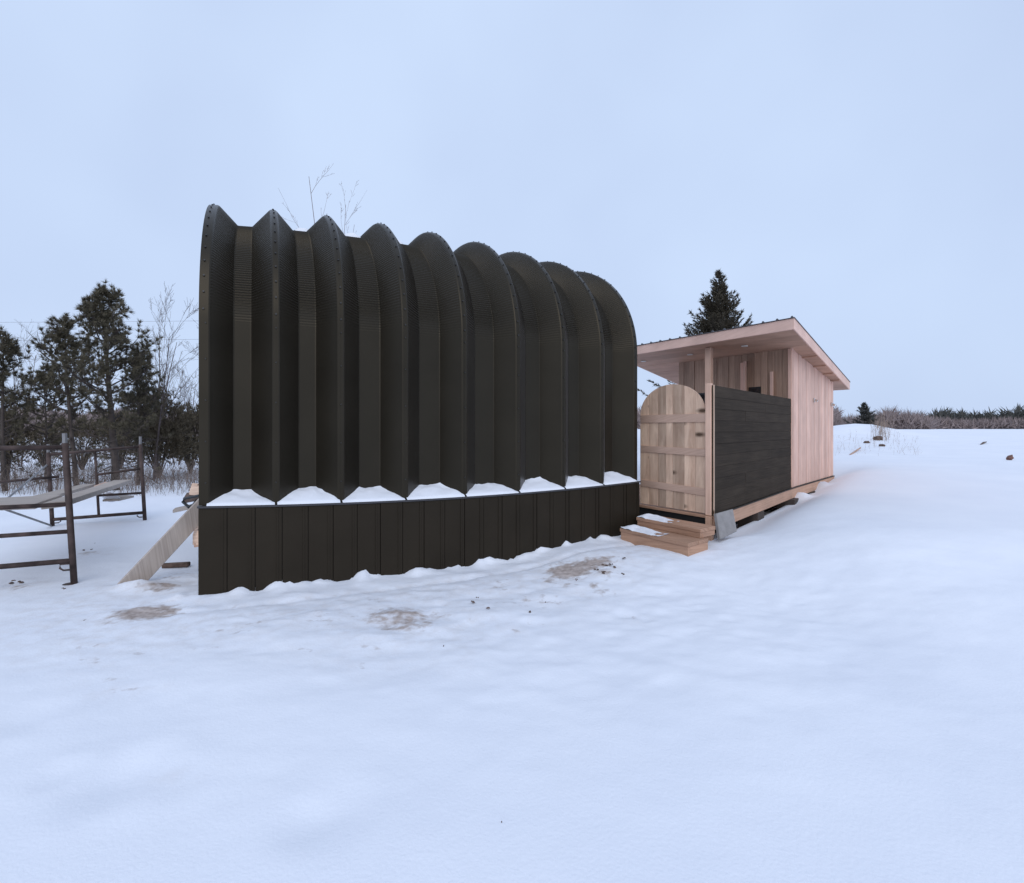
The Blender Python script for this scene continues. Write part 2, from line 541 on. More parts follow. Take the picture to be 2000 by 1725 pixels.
def patches():
    # (u, v, half width px, half height px, strength)
    return [(278, 1186, 54, 16, 1.45), (775, 1192, 66, 18, 0.95), (800, 1205, 48, 11, 0.85), (850, 1190, 26, 8, 0.6),
            (1112, 1113, 44, 12, 1.6), (1150, 1107, 42, 8, 1.3), (1178, 1122, 14, 7, 0.9), (1075, 1126, 16, 6, 0.8),
            (1160, 1140, 12, 5, 0.8), (1110, 1136, 20, 4, 0.7), (312, 1138, 26, 6, 1.1), (340, 1115, 26, 10, 0.55),
            (265, 1262, 30, 9, 0.38), (480, 1215, 50, 12, 0.36), (620, 1195, 50, 12, 0.36), (40, 1136, 20, 6, 0.75),
            (170, 1072, 16, 4, 0.8), (1030, 1160, 60, 14, 0.38), (690, 1280, 40, 10, 0.33), (355, 1490, 22, 9, 0.36)] + EXTRA


def ground_detail(x, y):
    near = np.exp(-(((x + 0.2) / 3.6) ** 2 + ((y - 4.4) / 1.6) ** 2))
    z = 0.018 * fbm(x * 0.33, y * 0.33, 3, 3) * sstep(0, 2.5, y)
    z = z + (0.0045 + 0.011 * near) * fbm(x * 1.5, y * 1.5, 11, 4)
    z = z + (0.002 + 0.030 * near) * fbm(x * 3.4, y * 4.4, 23, 5)
    z = z + 0.016 * near * np.abs(fbm(x * 10, y * 12, 29, 3))
    return z


def hut_signed(x, y):
    """distance in front of the hut's long face (positive towards the camera) and station"""
    best = np.full(x.shape, 1e9); st = np.zeros(x.shape)
    for t in np.linspace(-0.1, 8.1, 83):
        p = plan(t)
        d = (x - p[0]) ** 2 + (y - p[1]) ** 2
        m = d < best
        best = np.where(m, d, best); st = np.where(m, t, st)
    return np.sqrt(best), st


def ground_z(x, y):
    x = np.asarray(x, float); y = np.asarray(y, float)
    z = ground_base(x, y) + ground_detail(x, y)
    d, _ = hut_signed(x, y)
    # snow that slid off and lies in lumps along the hut's foot
    z = z + np.exp(-(d / 0.12) ** 2) * (0.008 + 0.115 * np.clip(fbm(x * 6.5, y * 6.5, 41, 5) + 0.10, 0, 1))
    # hollow under the raised shed floor
    sx, sy = x - 2.287, y - 6.2
    a_ = sx * 0.637 + sy * 0.771; n_ = sx * 0.771 - sy * 0.637
    z = z - 0.16 * sstep(-0.02, -0.22, n_) * sstep(0.0, 0.3, a_) * sstep(7.2, 6.6, a_) * sstep(-3.0, -2.4, n_)
    # clump of snow over the foot of the leaning plank
    z = z + 0.055 * np.exp(-(((x + 3.30) / 0.17) ** 2 + ((y - 4.80) / 0.10) ** 2)) * (1 + 0.7 * fbm(x * 9, y * 9, 88, 3))
    # heaps on the blocks beside the shed
    for (hx, hy, hh, hr) in ((4.90, 9.24, 0.17, 0.15), (5.93, 10.40, 0.13, 0.13), (2.55, 6.05, 0.04, 0.25)):
        z = z + hh * np.exp(-((x - hx) ** 2 + (y - hy) ** 2) / hr ** 2)
    # footprints and dents
    for (u, v, r, dep) in ((118, 1488, 0.07, 0.03), (240, 1492, 0.13, 0.055), (355, 1492, 0.09, 0.02), (640, 1560, 0.13, 0.03),
                           (590, 1580, 0.08, 0.02), (50, 1385, 0.11, 0.04), (30, 1130, 0.06, 0.03), (150, 1070, 0.06, 0.025),
                           (1920, 935, 0.5, 0.06), (1970, 965, 0.4, 0.05)):
        p = at_z(u, v, 0.05)
        rr = r * max(1.0, p[1] / 6)
        d2 = ((x - p[0]) ** 2 + ((y - p[1]) * 0.8) ** 2)
        dep = dep * 0.45
        z = z - dep * np.exp(-d2 / rr ** 2) + 0.25 * dep * np.exp(-((np.sqrt(d2) - 1.6 * rr) / (0.6 * rr)) ** 2)
    # shallow trodden trail in front of the hut
    z = z - 0.022 * np.exp(-((d - 0.42) / 0.05) ** 2) * sstep(-0.35, 0.2, fbm(x * 0.7, y * 0.7, 61, 2))
    return z


def axis(lo, hi, step, far, g):
    a = list(np.arange(lo, hi + 1e-6, step))
    s, p = step, hi
    while p < far[1]:
        s *= g; p += s; a.append(p)
    s, p, pre = step, lo, []
    while p > far[0]:
        s *= g; p -= s; pre.append(p)
    return np.array(pre[::-1] + a)


gx = axis(-4.8, 5.2, 0.033, (-500, 700), 1.07)
gy = axis(2.0, 8.0, 0.033, (-60, 900), 1.06)
GX, GY = np.meshgrid(gx, gy)
GZ = ground_z(GX, GY)
ny, nx = GX.shape
gv = np.stack([GX.ravel(), GY.ravel(), GZ.ravel()], -1).astype(np.float32)
idx = np.arange(nx * ny).reshape(ny, nx)
quads = np.stack([idx[:-1, :-1], idx[:-1, 1:], idx[1:, 1:], idx[1:, :-1]], -1).reshape(-1, 4).astype(np.int32)
me = bpy.data.meshes.new('snow_ground')
me.vertices.add(len(gv)); me.vertices.foreach_set('co', gv.ravel())
me.loops.add(quads.size); me.loops.foreach_set('vertex_index', quads.ravel())
me.polygons.add(len(quads))
me.polygons.foreach_set('loop_start', np.arange(len(quads), dtype=np.int32) * 4)
me.polygons.foreach_set('loop_total', np.full(len(quads), 4, dtype=np.int32))
me.polygons.foreach_set('use_smooth', np.ones(len(quads), dtype=bool))
me.update(calc_edges=True)
dirt = np.zeros(nx * ny, np.float32)
soil = np.zeros(nx * ny, np.float32)
X1, Y1 = gv[:, 0].astype(float), gv[:, 1].astype(float)
UU = 1000 + FPX * X1 / np.maximum(Y1, 0.3); VV = HZ + FPX * (CAMZ - 0.03) / np.maximum(Y1, 0.3)
for (pu, pv, hw, hh, st) in patches():
    c = at_z(pu, pv, 0.05)
    ex = hw / FPX * c[1]; ey = hh / FPX * c[1] * c[1] / (CAMZ - 0.05)
    wob = 1 + 0.8 * fbm(X1 * 3.1, Y1 * 3.1, int(pu), 3)
    d2 = (((X1 - c[0]) / ex) ** 2 + ((Y1 - c[1]) / ey) ** 2) * wob
    dirt = np.maximum(dirt, (st * np.exp(-d2 ** 1.5 * 0.7)).astype(np.float32))
    soil = np.maximum(soil, (0.55 * min(1, st) * np.exp(-d2 * 0.12)).astype(np.float32))
dh, _s = hut_signed(X1, Y1)
soil = np.maximum(soil, (0.5 * np.exp(-((dh - 0.42) / 0.07) ** 2) * (Y1 < 7)).astype(np.float32))
soil = np.maximum(soil, (0.42 * np.exp(-((dh - 0.75) / 0.55) ** 2) * (Y1 < 7)).astype(np.float32))
me.attributes.new('dirt', 'FLOAT', 'POINT').data.foreach_set('value', dirt)
me.attributes.new('soil', 'FLOAT', 'POINT').data.foreach_set('value', soil.astype(np.float32))
me.materials.append(M['snow'])
ground = bpy.data.objects.new('snow_ground', me)
COL.objects.link(ground)
tag(ground, kind='structure')


def gz(x, y):
    return float(ground_z(np.array([x]), np.array([y]))[0])


# ------------------------------------------------------------------ the arched steel hut
ZS, RH, RV, RISE, TAPER, LEDGE, SAG = CAMZ + 0.937, 1.585, 1.373, 0.131, -0.039, CAMZ - 0.639, 0.05
RIB = [0.085, 1.0, 1.93, 2.95, 4.0, 5.06, 6.06, 7.0, 7.90]
DEPTH = 0.19


def tt(t):
    return (t - 4) / 4


def ledge_z(t):
    return LEDGE - SAG * (1 - tt(t) ** 2)


# profile along the arch: list of (depth, height-factor, outward normal, rib flag)
def arch_rows():
    rows = []
    for h in np.linspace(0, 1, 4):
        rows.append(('w', h, 0.0))
    dphi = 0.030 / 6 / 1.48
    nv = int(math.pi / dphi)
    for k in range(1, nv):
        phi = math.pi * k / nv
        if phi > 2.2 and k % 6:
            continue
        rows.append(('a', phi, phi * 1.48))
    for h in np.linspace(1, 0, 3):
        rows.append(('b', h, 0.0))
    return rows


ROWS = arch_rows()


def arch_point(t, inward, row, ribamp):
    kind, q, arc = row
    lz = ledge_z(t)
    th = PYAW + PBEND * (t - 4) / 8
    if kind == 'w':
        d, z, on, oz = 0.0, lz + (ZS - lz) * q, -1.0, 0.0
    elif kind == 'b':
        d, z, on, oz = 2 * RH, lz + (ZS - lz) * q, 1.0, 0.0
    else:
        rv = RV + RISE * (1 - tt(t) ** 2) + TAPER * tt(t)
        d = RH * (1 - math.cos(q)); z = ZS + rv * math.sin(q)
        on, oz = -math.cos(q) / RH, math.sin(q) / rv
        l = math.hypot(on, oz); on /= l; oz /= l
        inward = inward + ribamp * math.sin(2 * math.pi * arc / 0.030) * min(1, q / 0.22)
    p = plan(t, d - on * inward)
    return (p[0], p[1], z - oz * inward)


hut_o = plan(4, 1.5)
hut = thing('arched_hut', (hut_o[0], hut_o[1], 0.0), 'dark brown arched hut of deeply ribbed steel panels on a boarded base', 'hut')
RAMP = 0.0052
for i in range(8):
    t0, t1 = RIB[i], RIB[i + 1]
    w = (t1 - t0) * PS
    cols = [(-0.004, 0.0, 0), (0.021, 0.0, 0), (0.031, 0.006, 0), (0.045, 0.022, .6), (0.190, DEPTH - 0.012, 1), (0.198, DEPTH - 0.003, 1),
            (0.209, DEPTH, 1)]
    full = [(a / w, b, c) for a, b, c in cols] + [(1 - a / w, b, c) for a, b, c in cols[::-1]]
    if i == 0:
        full = [(-0.050 / w, 0.002, 0)] + full[1:]
    if i == 7:
        full = full[:-1] + [(1 + 0.03 / w, 0.002, 0)]
    mb = MB()
    vs = []
    lift = 0.0015 * (i % 2)
    for row in ROWS:
        for (s, dep, rb) in full:
            vs.append(arch_point(t0 + s * (t1 - t0), dep + lift, row, RAMP * rb))
    nc = len(full); fs = []
    for r_ in range(len(ROWS) - 1):
        for c_ in range(nc - 1):
            a = r_ * nc + c_
            fs.append((a, a + 1, a + nc + 1, a + nc))
    mb.add(vs, fs)
    mb.build('roof_panel', M['steel'], hut)

# bolts along each rib (too small to pick apart one by one)
for i in range(9):
    mb = MB()
    phi = 0.05
    while phi < 2.6:
        t = RIB[i] + (-0.028 if i == 0 else 0)
        a = V(*arch_point(t, -0.001, ('a', phi, 0), 0)); b = V(*arch_point(t, -0.010, ('a', phi, 0), 0))
        mb.tube([a, b], 0.0085, 6)
        phi += 0.104
    for h in (0.12, 0.34, 0.56, 0.78, 0.97):
        a = V(*arch_point(RIB[i], -0.001, ('w', h, 0), 0)); b = V(*arch_point(RIB[i], -0.010, ('w', h, 0), 0))
        mb.tube([a, b], 0.006, 6)
    tag(mb.build('bolts', M['bolt'], hut), kind='stuff')

# end walls under the first and the last rib
for t in (RIB[0], RIB[8]):
    mb = MB()
    rows = [r for r in ROWS if r[0] != 'a'] + [('a', p, 0) for p in np.linspace(0.05, math.pi - 0.05, 24)]
    pts = [V(*arch_point(t, 0.04, ('w', 0, 0), 0))] + [V(*arch_point(t, 0.04, ('a', p, 0), 0)) for p in np.linspace(0.02, math.pi - 0.02, 24)] + [V(*arch_point(t, 0.04, ('b', 0, 0), 0))]
    th = PYAW + PBEND * (t - 4) / 8
    mb.prism(pts, V(math.cos(th), math.sin(th), 0) * (0.03 if t > 1 else -0.03))
    mb.build('end_wall', M['steel'], hut)

# boarded base: one narrow board after another, lapped so that every second edge stands proud
NB = 22
edges = np.linspace(RIB[0] - 0.088, RIB[8] + 0.055, NB + 1)
for k in range(NB):
    a, b = edges[k], edges[k + 1]
    g = 0.0028 / PS
    mb = MB()
    off = -0.030 - 0.004 * (k % 2)
    pa0, pb0 = plan(a + g, off), plan(b - g, off)
    pa1, pb1 = plan(a + g, 0.0), plan(b - g, 0.0)
    za, zb = ledge_z(a) - 0.022, ledge_z(b) - 0.022
    mb.hexa([V(*pa0, -0.15), V(*pb0, -0.15), V(*pb1, -0.15), V(*pa1, -0.15), V(*pa0, za), V(*pb0, zb), V(*pb1, zb), V(*pa1, za)], 2)
    mb.build('base_board', M['skirt'], hut)
    # raised seam beside the joint
    mb = MB()
    sa, sb = b - 0.045 / PS, b - 0.030 / PS
    pa0, pb0 = plan(sa, off - 0.006), plan(sb, off - 0.006)
    pa1, pb1 = plan(sa, off + 0.004), plan(sb, off + 0.004)
    zz = ledge_z(b) - 0.025
    mb.hexa([V(*pa0, -0.15), V(*pb0, -0.15), V(*pb1, -0.15), V(*pa1, -0.15), V(*pa0, zz), V(*pb0, zz), V(*pb1, zz), V(*pa1, zz)], 2)
    mb.build('seam_rib', M['skirt'], hut)
# dark backing behind the joints, the ends and the rear of the base
mb = MB()
ts_ = np.linspace(edges[0] + 0.02, edges[-1] - 0.02, 13)
for k in range(12):
    a, b = ts_[k], ts_[k + 1]
    z0 = min(ledge_z(a), ledge_z(b)) - 0.03
    mb.hexa([V(*plan(a, 0.003), -0.15), V(*plan(b, 0.003), -0.15), V(*plan(b, 0.06), -0.15), V(*plan(a, 0.06), -0.15),
             V(*plan(a, 0.003), z0), V(*plan(b, 0.003), z0), V(*plan(b, 0.06), z0), V(*plan(a, 0.06), z0)])
    mb.hexa([V(*plan(a, 2 * RH), -0.15), V(*plan(b, 2 * RH), -0.15), V(*plan(b, 2 * RH + .06), -0.15), V(*plan(a, 2 * RH + .06), -0.15),
             V(*plan(a, 2 * RH), z0), V(*plan(b, 2 * RH), z0), V(*plan(b, 2 * RH + .06), z0), V(*plan(a, 2 * RH + .06), z0)])
for t, s in ((edges[0] + 0.01, 1), (edges[-1] - 0.01, -1)):
    th = PYAW + PBEND * (t - 4) / 8
    dv = V(math.cos(th), math.sin(th), 0) * 0.04 * s
    p, q = plan(t, 0.07), plan(t, 2 * RH - 0.01)
    z0 = ledge_z(t) - 0.03
    mb.hexa([V(*p, -0.15), V(*p, -0.15) + dv, V(*q, -0.15) + dv, V(*q, -0.15), V(*p, z0), V(*p, z0) + dv, V(*q, z0) + dv, V(*q, z0)])
mb.build('base_frame', M['tar'], hut)
# flashing on top of the base
mb = MB()
ts_ = np.linspace(edges[0] - 0.01, edges[-1] + 0.01, 25)
for k in range(24):
    a, b = ts_[k], ts_[k + 1]
    za, zb = ledge_z(a), ledge_z(b)
    mb.hexa([V(*plan(a, -0.045), za - 0.018), V(*plan(b, -0.045), zb - 0.018), V(*plan(b, 0.26), zb - 0.018), V(*plan(a, 0.26), za - 0.018),
             V(*plan(a, -0.045), za - 0.002), V(*plan(b, -0.045), zb - 0.002), V(*plan(b, 0.26), zb - 0.002), V(*plan(a, 0.26), za - 0.002)])
mb.build('flashing', M['cap'], hut)

# snow lying in the bays on the ledge
ORD = ['first', 'second', 'third', 'fourth', 'fifth', 'sixth', 'seventh', 'eighth']
for i in range(8):
    t0, t1 = RIB[i], RIB[i + 1]
    w = (t1 - t0) * PS
    nu, nw = 26, 14
    vs = []; rngb = np.random.default_rng(100 + i)
    hi = (0.096, 0.118, 0.104, 0.112, 0.094, 0.108, 0.10, 0.115)[i]
    for jw in range(nw):
        f = jw / (nw - 1)
        dep = -0.038 + f * (DEPTH + 0.036)
        d0 = max(dep, 0)
        lo = 0.018 + 0.155 * d0 / DEPTH
        if dep <= 0.01:
            lo = 0.01
        for ju in range(nu):
            s = lo + (w - 2 * lo) * ju / (nu - 1)
            t = t0 + s / PS
            edge = min(s, w - s)
            prof = max(0, (dep + 0.038) / (DEPTH + 0.038))
            h = 0.012 + hi * prof ** 0.95 * (0.90 + 0.10 * min(1, edge / 0.2))
            h *= 0.55 + 0.45 * min(1, edge / 0.05)
            n_ = float(fbm(np.array([s * 7 + i * 9.0]), np.array([dep * 9]), 5 + i, 3)[0])
            h = h * (1 + 0.26 * n_) * (1 + (0.10 if i % 2 else -0.08) * (2 * s / w - 1))
            if jw == 0:
                h = 0.001
            p = plan(t, dep)
            vs.append(V(p[0], p[1], ledge_z(t) - 0.001 + h))
    fs = [(r * nu + c, r * nu + c + 1, (r + 1) * nu + c + 1, (r + 1) * nu + c) for r in range(nw - 1) for c in range(nu - 1)]
    mb = MB(); mb.add(vs, fs)
    # closing sides down to the ledge
    base = [V(v_[0], v_[1], ledge_z(t0 + 4e-9) - 0.001) for v_ in vs]
    org = plan((t0 + t1) / 2, 0.08)
    o = mb.build('snow_drift', M['snow_clean'], None, (org[0], org[1], ledge_z((t0 + t1) / 2)), smooth=True)
    tag(o, 'white snow drift on the hut ledge in the %s hollow counted from the leaning plank' % ORD[i], 'snow drift', 'snow drifts lying on the ledge of the hut')

# little snow caps left on top in three of the hollows
for k, (i, s0, s1) in enumerate(((1, 0.235, 0.40), (2, 0.22, 0.42), (3, 0.22, 0.33))):
    t0 = RIB[i]
    vs = []
    nu, nw = 12, 14
    for jw in range(nw):
        f = jw / (nw - 1)
        phi = 1.28 + 0.6 * f
        for ju in range(nu):
            g = ju / (nu - 1)
            s = s0 + (s1 - s0) * g
            h = 0.085 * math.sin(math.pi * min(1, max(0, f))) ** 0.5 * (0.25 + 0.75 * math.sin(math.pi * (0.12 + 0.76 * g)) ** 0.7)
            h *= 1 + 0.5 * float(fbm(np.array([s * 14 + i]), np.array([phi * 6]), 8, 3)[0])
            vs.append(V(*arch_point(t0 + s / PS, DEPTH + 0.01 - max(h, 0) - 0.001, ('a', phi, 0), 0)))
    fs = [(r * nu + c, r * nu + c + 1, (r + 1) * nu + c + 1, (r + 1) * nu + c) for r in range(nw - 1) for c in range(nu - 1)]
    mb = MB(); mb.add(vs, fs)
    org = vs[len(vs) // 2]
    o = mb.build('snow_heap', M['snow_clean'], None, org, smooth=True)
    tag(o, 'small snow heap on top of the hut between its %s and %s ribs' % (['second', 'third', 'fourth'][k], ['third', 'fourth', 'fifth'][k]),
        'snow heap', 'snow heaps on top of the hut')

# ------------------------------------------------------------------ the wooden shed
A = V(2.287, 6.2); B = V(4.67, 9.08); C = V(6.77, 11.45); G = V(1.666, 7.12)
EL = unit(B - A)                       # along the long side, away from the camera
EC = unit(C - B)
EW = unit(V(-0.532, 0.847))            # along the front, to the left
DECK = 0.405
shed = thing('wooden_shed', (A[0], A[1], 0.0), 'pale wooden shed with a sloping roof, open porch and fenced front deck', 'shed')


def p3(p, z):
    return V(p[0], p[1], z)


def out2(d):
    """unit normal of a plan direction, to its right"""
    return V(d[1], -d[0])


# deck and rim beams
NR = out2(EL); NRC = out2(EC)
NF = -out2(-EW) if np.dot(out2(-EW), V(0, -1)) < 0 else out2(-EW)
mb = MB()
D = A + EW * 2.4; Cb = C + EW * 2.4
inn = lambda p: p + EW * 0.05 + EL * 0.05
mb.hexa([p3(A + EW * .05 + EL * .05, DECK - .035), p3(B + EW * .05, DECK - .035), p3(B + EW * 2.4, DECK - .035), p3(D + EL * .05, DECK - .035),
         p3(A + EW * .05 + EL * .05, DECK - .003), p3(B + EW * .05, DECK - .003), p3(B + EW * 2.4, DECK - .003), p3(D + EL * .05, DECK - .003)])
mb.hexa([p3(B + EW * .05, DECK - .035), p3(C + EW * .05, DECK - .035), p3(Cb, DECK - .035), p3(B + EW * 2.4, DECK - .035),
         p3(B + EW * .05, DECK - .003), p3(C + EW * .05, DECK - .003), p3(Cb, DECK - .003), p3(B + EW * 2.4, DECK - .003)])
mb.build('deck', M['step'], shed)


def rim(p, q, n, z0, z1, th, name, mat, par=None, off=0.0):
    m_ = MB()
    a, b = p + n * off, q + n * off
    c, d = b - n * th, a - n * th
    m_.hexa([p3(a, z0), p3(b, z0), p3(c, z0), p3(d, z0), p3(a, z1), p3(b, z1), p3(c, z1), p3(d, z1)], 0)
    return m_.build(name, mat, par or shed, bevel=0.003)


rim(A + EL * 0.03, B - EL * 0.003, NR, DECK - 0.165, DECK - 0.006, 0.045, 'rim_beam', M['rim'], off=0.02)
rim(B, C + EC * 0.05, NRC, DECK - 0.165, DECK - 0.006, 0.045, 'rim_beam', M['rim'], off=0.02)
# drip strip above the rim
rim(A + EL * 0.04, B, NR, DECK - 0.003, DECK + 0.012, 0.05, 'drip_strip', M['skirt'], off=0.032)
rim(B, C + EC * 0.03, NRC, DECK - 0.003, DECK + 0.012, 0.05, 'drip_strip', M['skirt'], off=0.032)
# dark front skirt below the gate and corner block
mb = MB(); mb.hexa([p3(A + EW * .1 + EL * .03, -0.05), p3(A + EW * 2.3 + EL * .03, -0.05), p3(A + EW * 2.3 + EL * .06, -0.05), p3(A + EW * .1 + EL * .06, -0.05),
                    p3(A + EW * .1 + EL * .03, DECK - .04), p3(A + EW * 2.3 + EL * .03, DECK - .04), p3(A + EW * 2.3 + EL * .06, DECK - .04), p3(A + EW * .1 + EL * .06, DECK - .04)])
mb.build('deck_skirt', M['tar'], shed)
mb = MB(); c0 = A + EW * 0.045 + EL * 0.02
mb.bar(p3(c0, 0.12), p3(c0, DECK - 0.01), p3(EW * 0.085, 0), p3(EL * 0.085, 0)); mb.build('corner_block', M['rim'], shed, bevel=0.003)
rim(A + EW * 0.0, A + EW * 1.15, -EL, DECK - 0.035, DECK - 0.004, 0.09, 'sill_board', M['step'], off=0.005)

# fence rail posts: jamb beside the gate
HF = 1.50
mb = MB(); c0 = A + EW * 0.056 + EL * 0.03
mb.bar(p3(c0, DECK), p3(c0, DECK + HF + 0.02), p3(EW * 0.078, 0), p3(EL * 0.06, 0), 0)
mb.build('gate_jamb', M['pale'], shed, bevel=0.003)
mb = MB(); c0 = A + EL * 0.022 + NR * 0.012
mb.bar(p3(c0, DECK + .005), p3(c0, DECK + HF), p3(NR * 0.012, 0), p3(EL * 0.022, 0), 0)
mb.build('edge_trim', M['gate'], shed, bevel=0.002)

# privacy wall: charred horizontal boards, two lengths to a course
wall = MB()
wall.hexa([p3(A + EL * .05 - NR * .03, DECK + .01), p3(B - EL * .01 - NR * .03, DECK + .01), p3(B - EL * .01 - NR * .05, DECK + .01), p3(A + EL * .05 - NR * .05, DECK + .01),
           p3(A + EL * .05 - NR * .03, DECK + HF - .02), p3(B - EL * .01 - NR * .03, DECK + HF - .02), p3(B - EL * .01 - NR * .05, DECK + HF - .02), p3(A + EL * .05 - NR * .05, DECK + HF - .02)])
wall = wall.build('privacy_wall', M['tar'], shed)
LW = np.linalg.norm(B - A)
nc = 11
rr = random.Random(3)
for k in range(nc):
    z0 = DECK + 0.016 + (HF - 0.016) * k / nc; z1 = DECK + 0.016 + (HF - 0.016) * (k + 1) / nc - 0.002
    cut = LW * rr.choice([0.42, 0.5, 0.58, 0.66, 0.33])
    for (a, b) in ((0.034, cut - 0.002), (cut + 0.002, LW - 0.006)):
        m_ = MB()
        o1 = 0.003 * rr.random(); lap = 0.0035
        pa, pb = A + EL * a, A + EL * b
        m_.hexa([p3(pa + NR * (o1 + lap), z0), p3(pb + NR * (o1 + lap), z0), p3(pb - NR * .028, z0), p3(pa - NR * .028, z0),
                 p3(pa + NR * o1, z1), p3(pb + NR * o1, z1), p3(pb - NR * .028, z1), p3(pa - NR * .028, z1)], 0)
        m_.build('plank', M['char'], wall)

# the gate: six knotty boards under an arched top, three battens
GW = 1.04
gs0, gs1 = 0.10, 0.10 + GW             # distances from A along the front
gate = MB()
gc = A + EW * (gs0 + gs1) / 2
gate.bar(p3(A + EW * gs0 + EL * .058, DECK + .03), p3(A + EW * gs0 + EL * .058, DECK + 1.15), p3(EW * .016, 0), p3(EL * .02, 0))
gate = gate.build('gate', M['batten'], shed)


def gate_top(s):
    c, r = (gs0 + gs1) / 2, GW / 2
    return DECK + 1.165 + 0.385 * math.sqrt(max(0, 1 - ((s - c) / r) ** 2)) ** 0.95


cuts = [0, 0.145, 0.30, 0.47, 0.575, 0.70, 0.85, 1.0]
gr = random.Random(9)
for k in range(len(cuts) - 1):
    s0, s1 = gs0 + GW * cuts[k] + .0015, gs0 + GW * cuts[k + 1] - .0015
    poly = [p3(A + EW * s0 + EL * .03, DECK + .014), p3(A + EW * s1 + EL * .03, DECK + .014)]
    for s in np.linspace(s1, s0, 7):
        poly.append(p3(A + EW * s + EL * .03, gate_top(s)))
    m_ = MB(); sh = gr.uniform(0, 0.004)
    poly = [q - p3(EL * sh, 0) for q in poly]
    m_.prism(poly, p3(EL * .02, 0))
    m_.build('gate_board', M['gate'], gate)
for (zl, zr, s0, s1, h) in ((1.125, 1.125, gs0 - .01, gs1 - .01, .10), (0.735, 0.72, gs0 + .0, gs1 - .01, .085), (0.285, 0.26, gs0 + .0, gs1 - .02, .085)):
    m_ = MB()
    n_ = 8
    for k in range(1):
        a, b = A + EW * s0 + EL * .014, A + EW * s1 + EL * .014
        m_.hexa([p3(a, DECK + zr - h / 2), p3(b, DECK + zl - h / 2), p3(b + EL * .014, DECK + zl - h / 2), p3(a + EL * .014, DECK + zr - h / 2),
                 p3(a, DECK + zr + h / 2), p3(b, DECK + zl + h / 2), p3(b + EL * .014, DECK + zl + h / 2), p3(a + EL * .014, DECK + zr + h / 2)], 0)
    m_.build('batten', M['batten'], gate, bevel=0.002)

# cabin walls
ZB = CAMZ + 1.349; SL = 0.1155         # soffit height above B, fall per metre to the rear
CL = float(np.linalg.norm(C - B))
CW = 2.37


def soff(p):
    # the roof falls along EL; s is measured obliquely, along the shed's own axes
    w, s = np.linalg.solve(np.array([[EW[0], EL[0]], [EW[1], EL[1]]]), p - B)
    return ZB - SL * float(s)


nb = 22
for k in range(nb):
    a, b = B + EC * (CL * k / nb + .0015), B + EC * (CL * (k + 1) / nb - .0015)
    o1 = 0.003 * rr.random() + (0.004 if k % 2 else 0)
    m_ = MB()
    m_.hexa([p3(a + NRC * o1, DECK + .016), p3(b + NRC * o1, DECK + .016), p3(b - NRC * .025, DECK + .016), p3(a - NRC * .025, DECK + .016),
             p3(a + NRC * o1, soff(a)), p3(b + NRC * o1, soff(b)), p3(b - NRC * .025, soff(b)), p3(a - NRC * .025, soff(a))], 2)
    m_.build('side_board', M['cedar'], shed)
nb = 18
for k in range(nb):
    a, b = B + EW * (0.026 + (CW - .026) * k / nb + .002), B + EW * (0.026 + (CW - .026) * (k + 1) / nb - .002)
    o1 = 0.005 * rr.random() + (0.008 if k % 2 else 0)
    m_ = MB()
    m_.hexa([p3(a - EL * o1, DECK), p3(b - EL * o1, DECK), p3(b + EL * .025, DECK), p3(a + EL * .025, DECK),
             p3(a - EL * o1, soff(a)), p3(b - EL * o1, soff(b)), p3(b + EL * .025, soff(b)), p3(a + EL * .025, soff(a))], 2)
    m_.build('front_board', M['cedar_shaded'], shed)
m_ = MB()
for (p, q, n) in ((B + EW * CW, C + EW * CW, -NR), (C + EW * CW, C + EW * .03, EL)):
    a, b = p, q
    m_.hexa([p3(a, DECK), p3(b, DECK), p3(b - n * .03, DECK), p3(a - n * .03, DECK), p3(a, soff(a)), p3(b, soff(b)), p3(b - n * .03, soff(b)), p3(a - n * .03, soff(a))], 2)
m_.build('rear_walls', M['cedar'], shed)
# corner board at the cabin's front corner
m_ = MB(); c0 = B + NR * 0.012 + EL * 0.03
m_.bar(p3(c0 - EL * .0, DECK + .016), p3(c0, soff(B) - .0), p3(EL * .085, 0), p3(NR * .02, 0)); m_.build('corner_board', M['cedar'], shed, bevel=0.002)
m_ = MB(); c0 = B - EL * 0.012 + EW * 0.02
m_.bar(p3(c0, DECK + .016), p3(c0, soff(B)), p3(EW * .06, 0), p3(EL * .02, 0)); m_.build('corner_board', M['cedar'], shed, bevel=0.002)
# windows in the front wall, behind the privacy wall and the post, with standing trims
for (w0, w1, z1) in ((0.545, 0.785, CAMZ + 0.745), (1.68, 1.90, CAMZ + 0.70)):
    a, b = B + EW * w0 - EL * .02, B + EW * w1 - EL * .02
    m_ = MB(); m_.hexa([p3(a, DECK + .6), p3(b, DECK + .6), p3(b + EL * .02, DECK + .6), p3(a + EL * .02, DECK + .6),
                        p3(a, z1), p3(b, z1), p3(b + EL * .02, z1), p3(a + EL * .02, z1)])
    wn = m_.build('window', M['black'], shed)
    a2, b2 = B + EW * (w0 + .03) - EL * .023, B + EW * (w1 - .03) - EL * .023
    m_ = MB(); m_.hexa([p3(a2, DECK + .63), p3(b2, DECK + .63), p3(b2 + EL * .01, DECK + .63), p3(a2 + EL * .01, DECK + .63),
                        p3(a2, z1 - .03), p3(b2, z1 - .03), p3(b2 + EL * .01, z1 - .03), p3(a2 + EL * .01, z1 - .03)])
    m_.build('pane', M['glass'], wn)
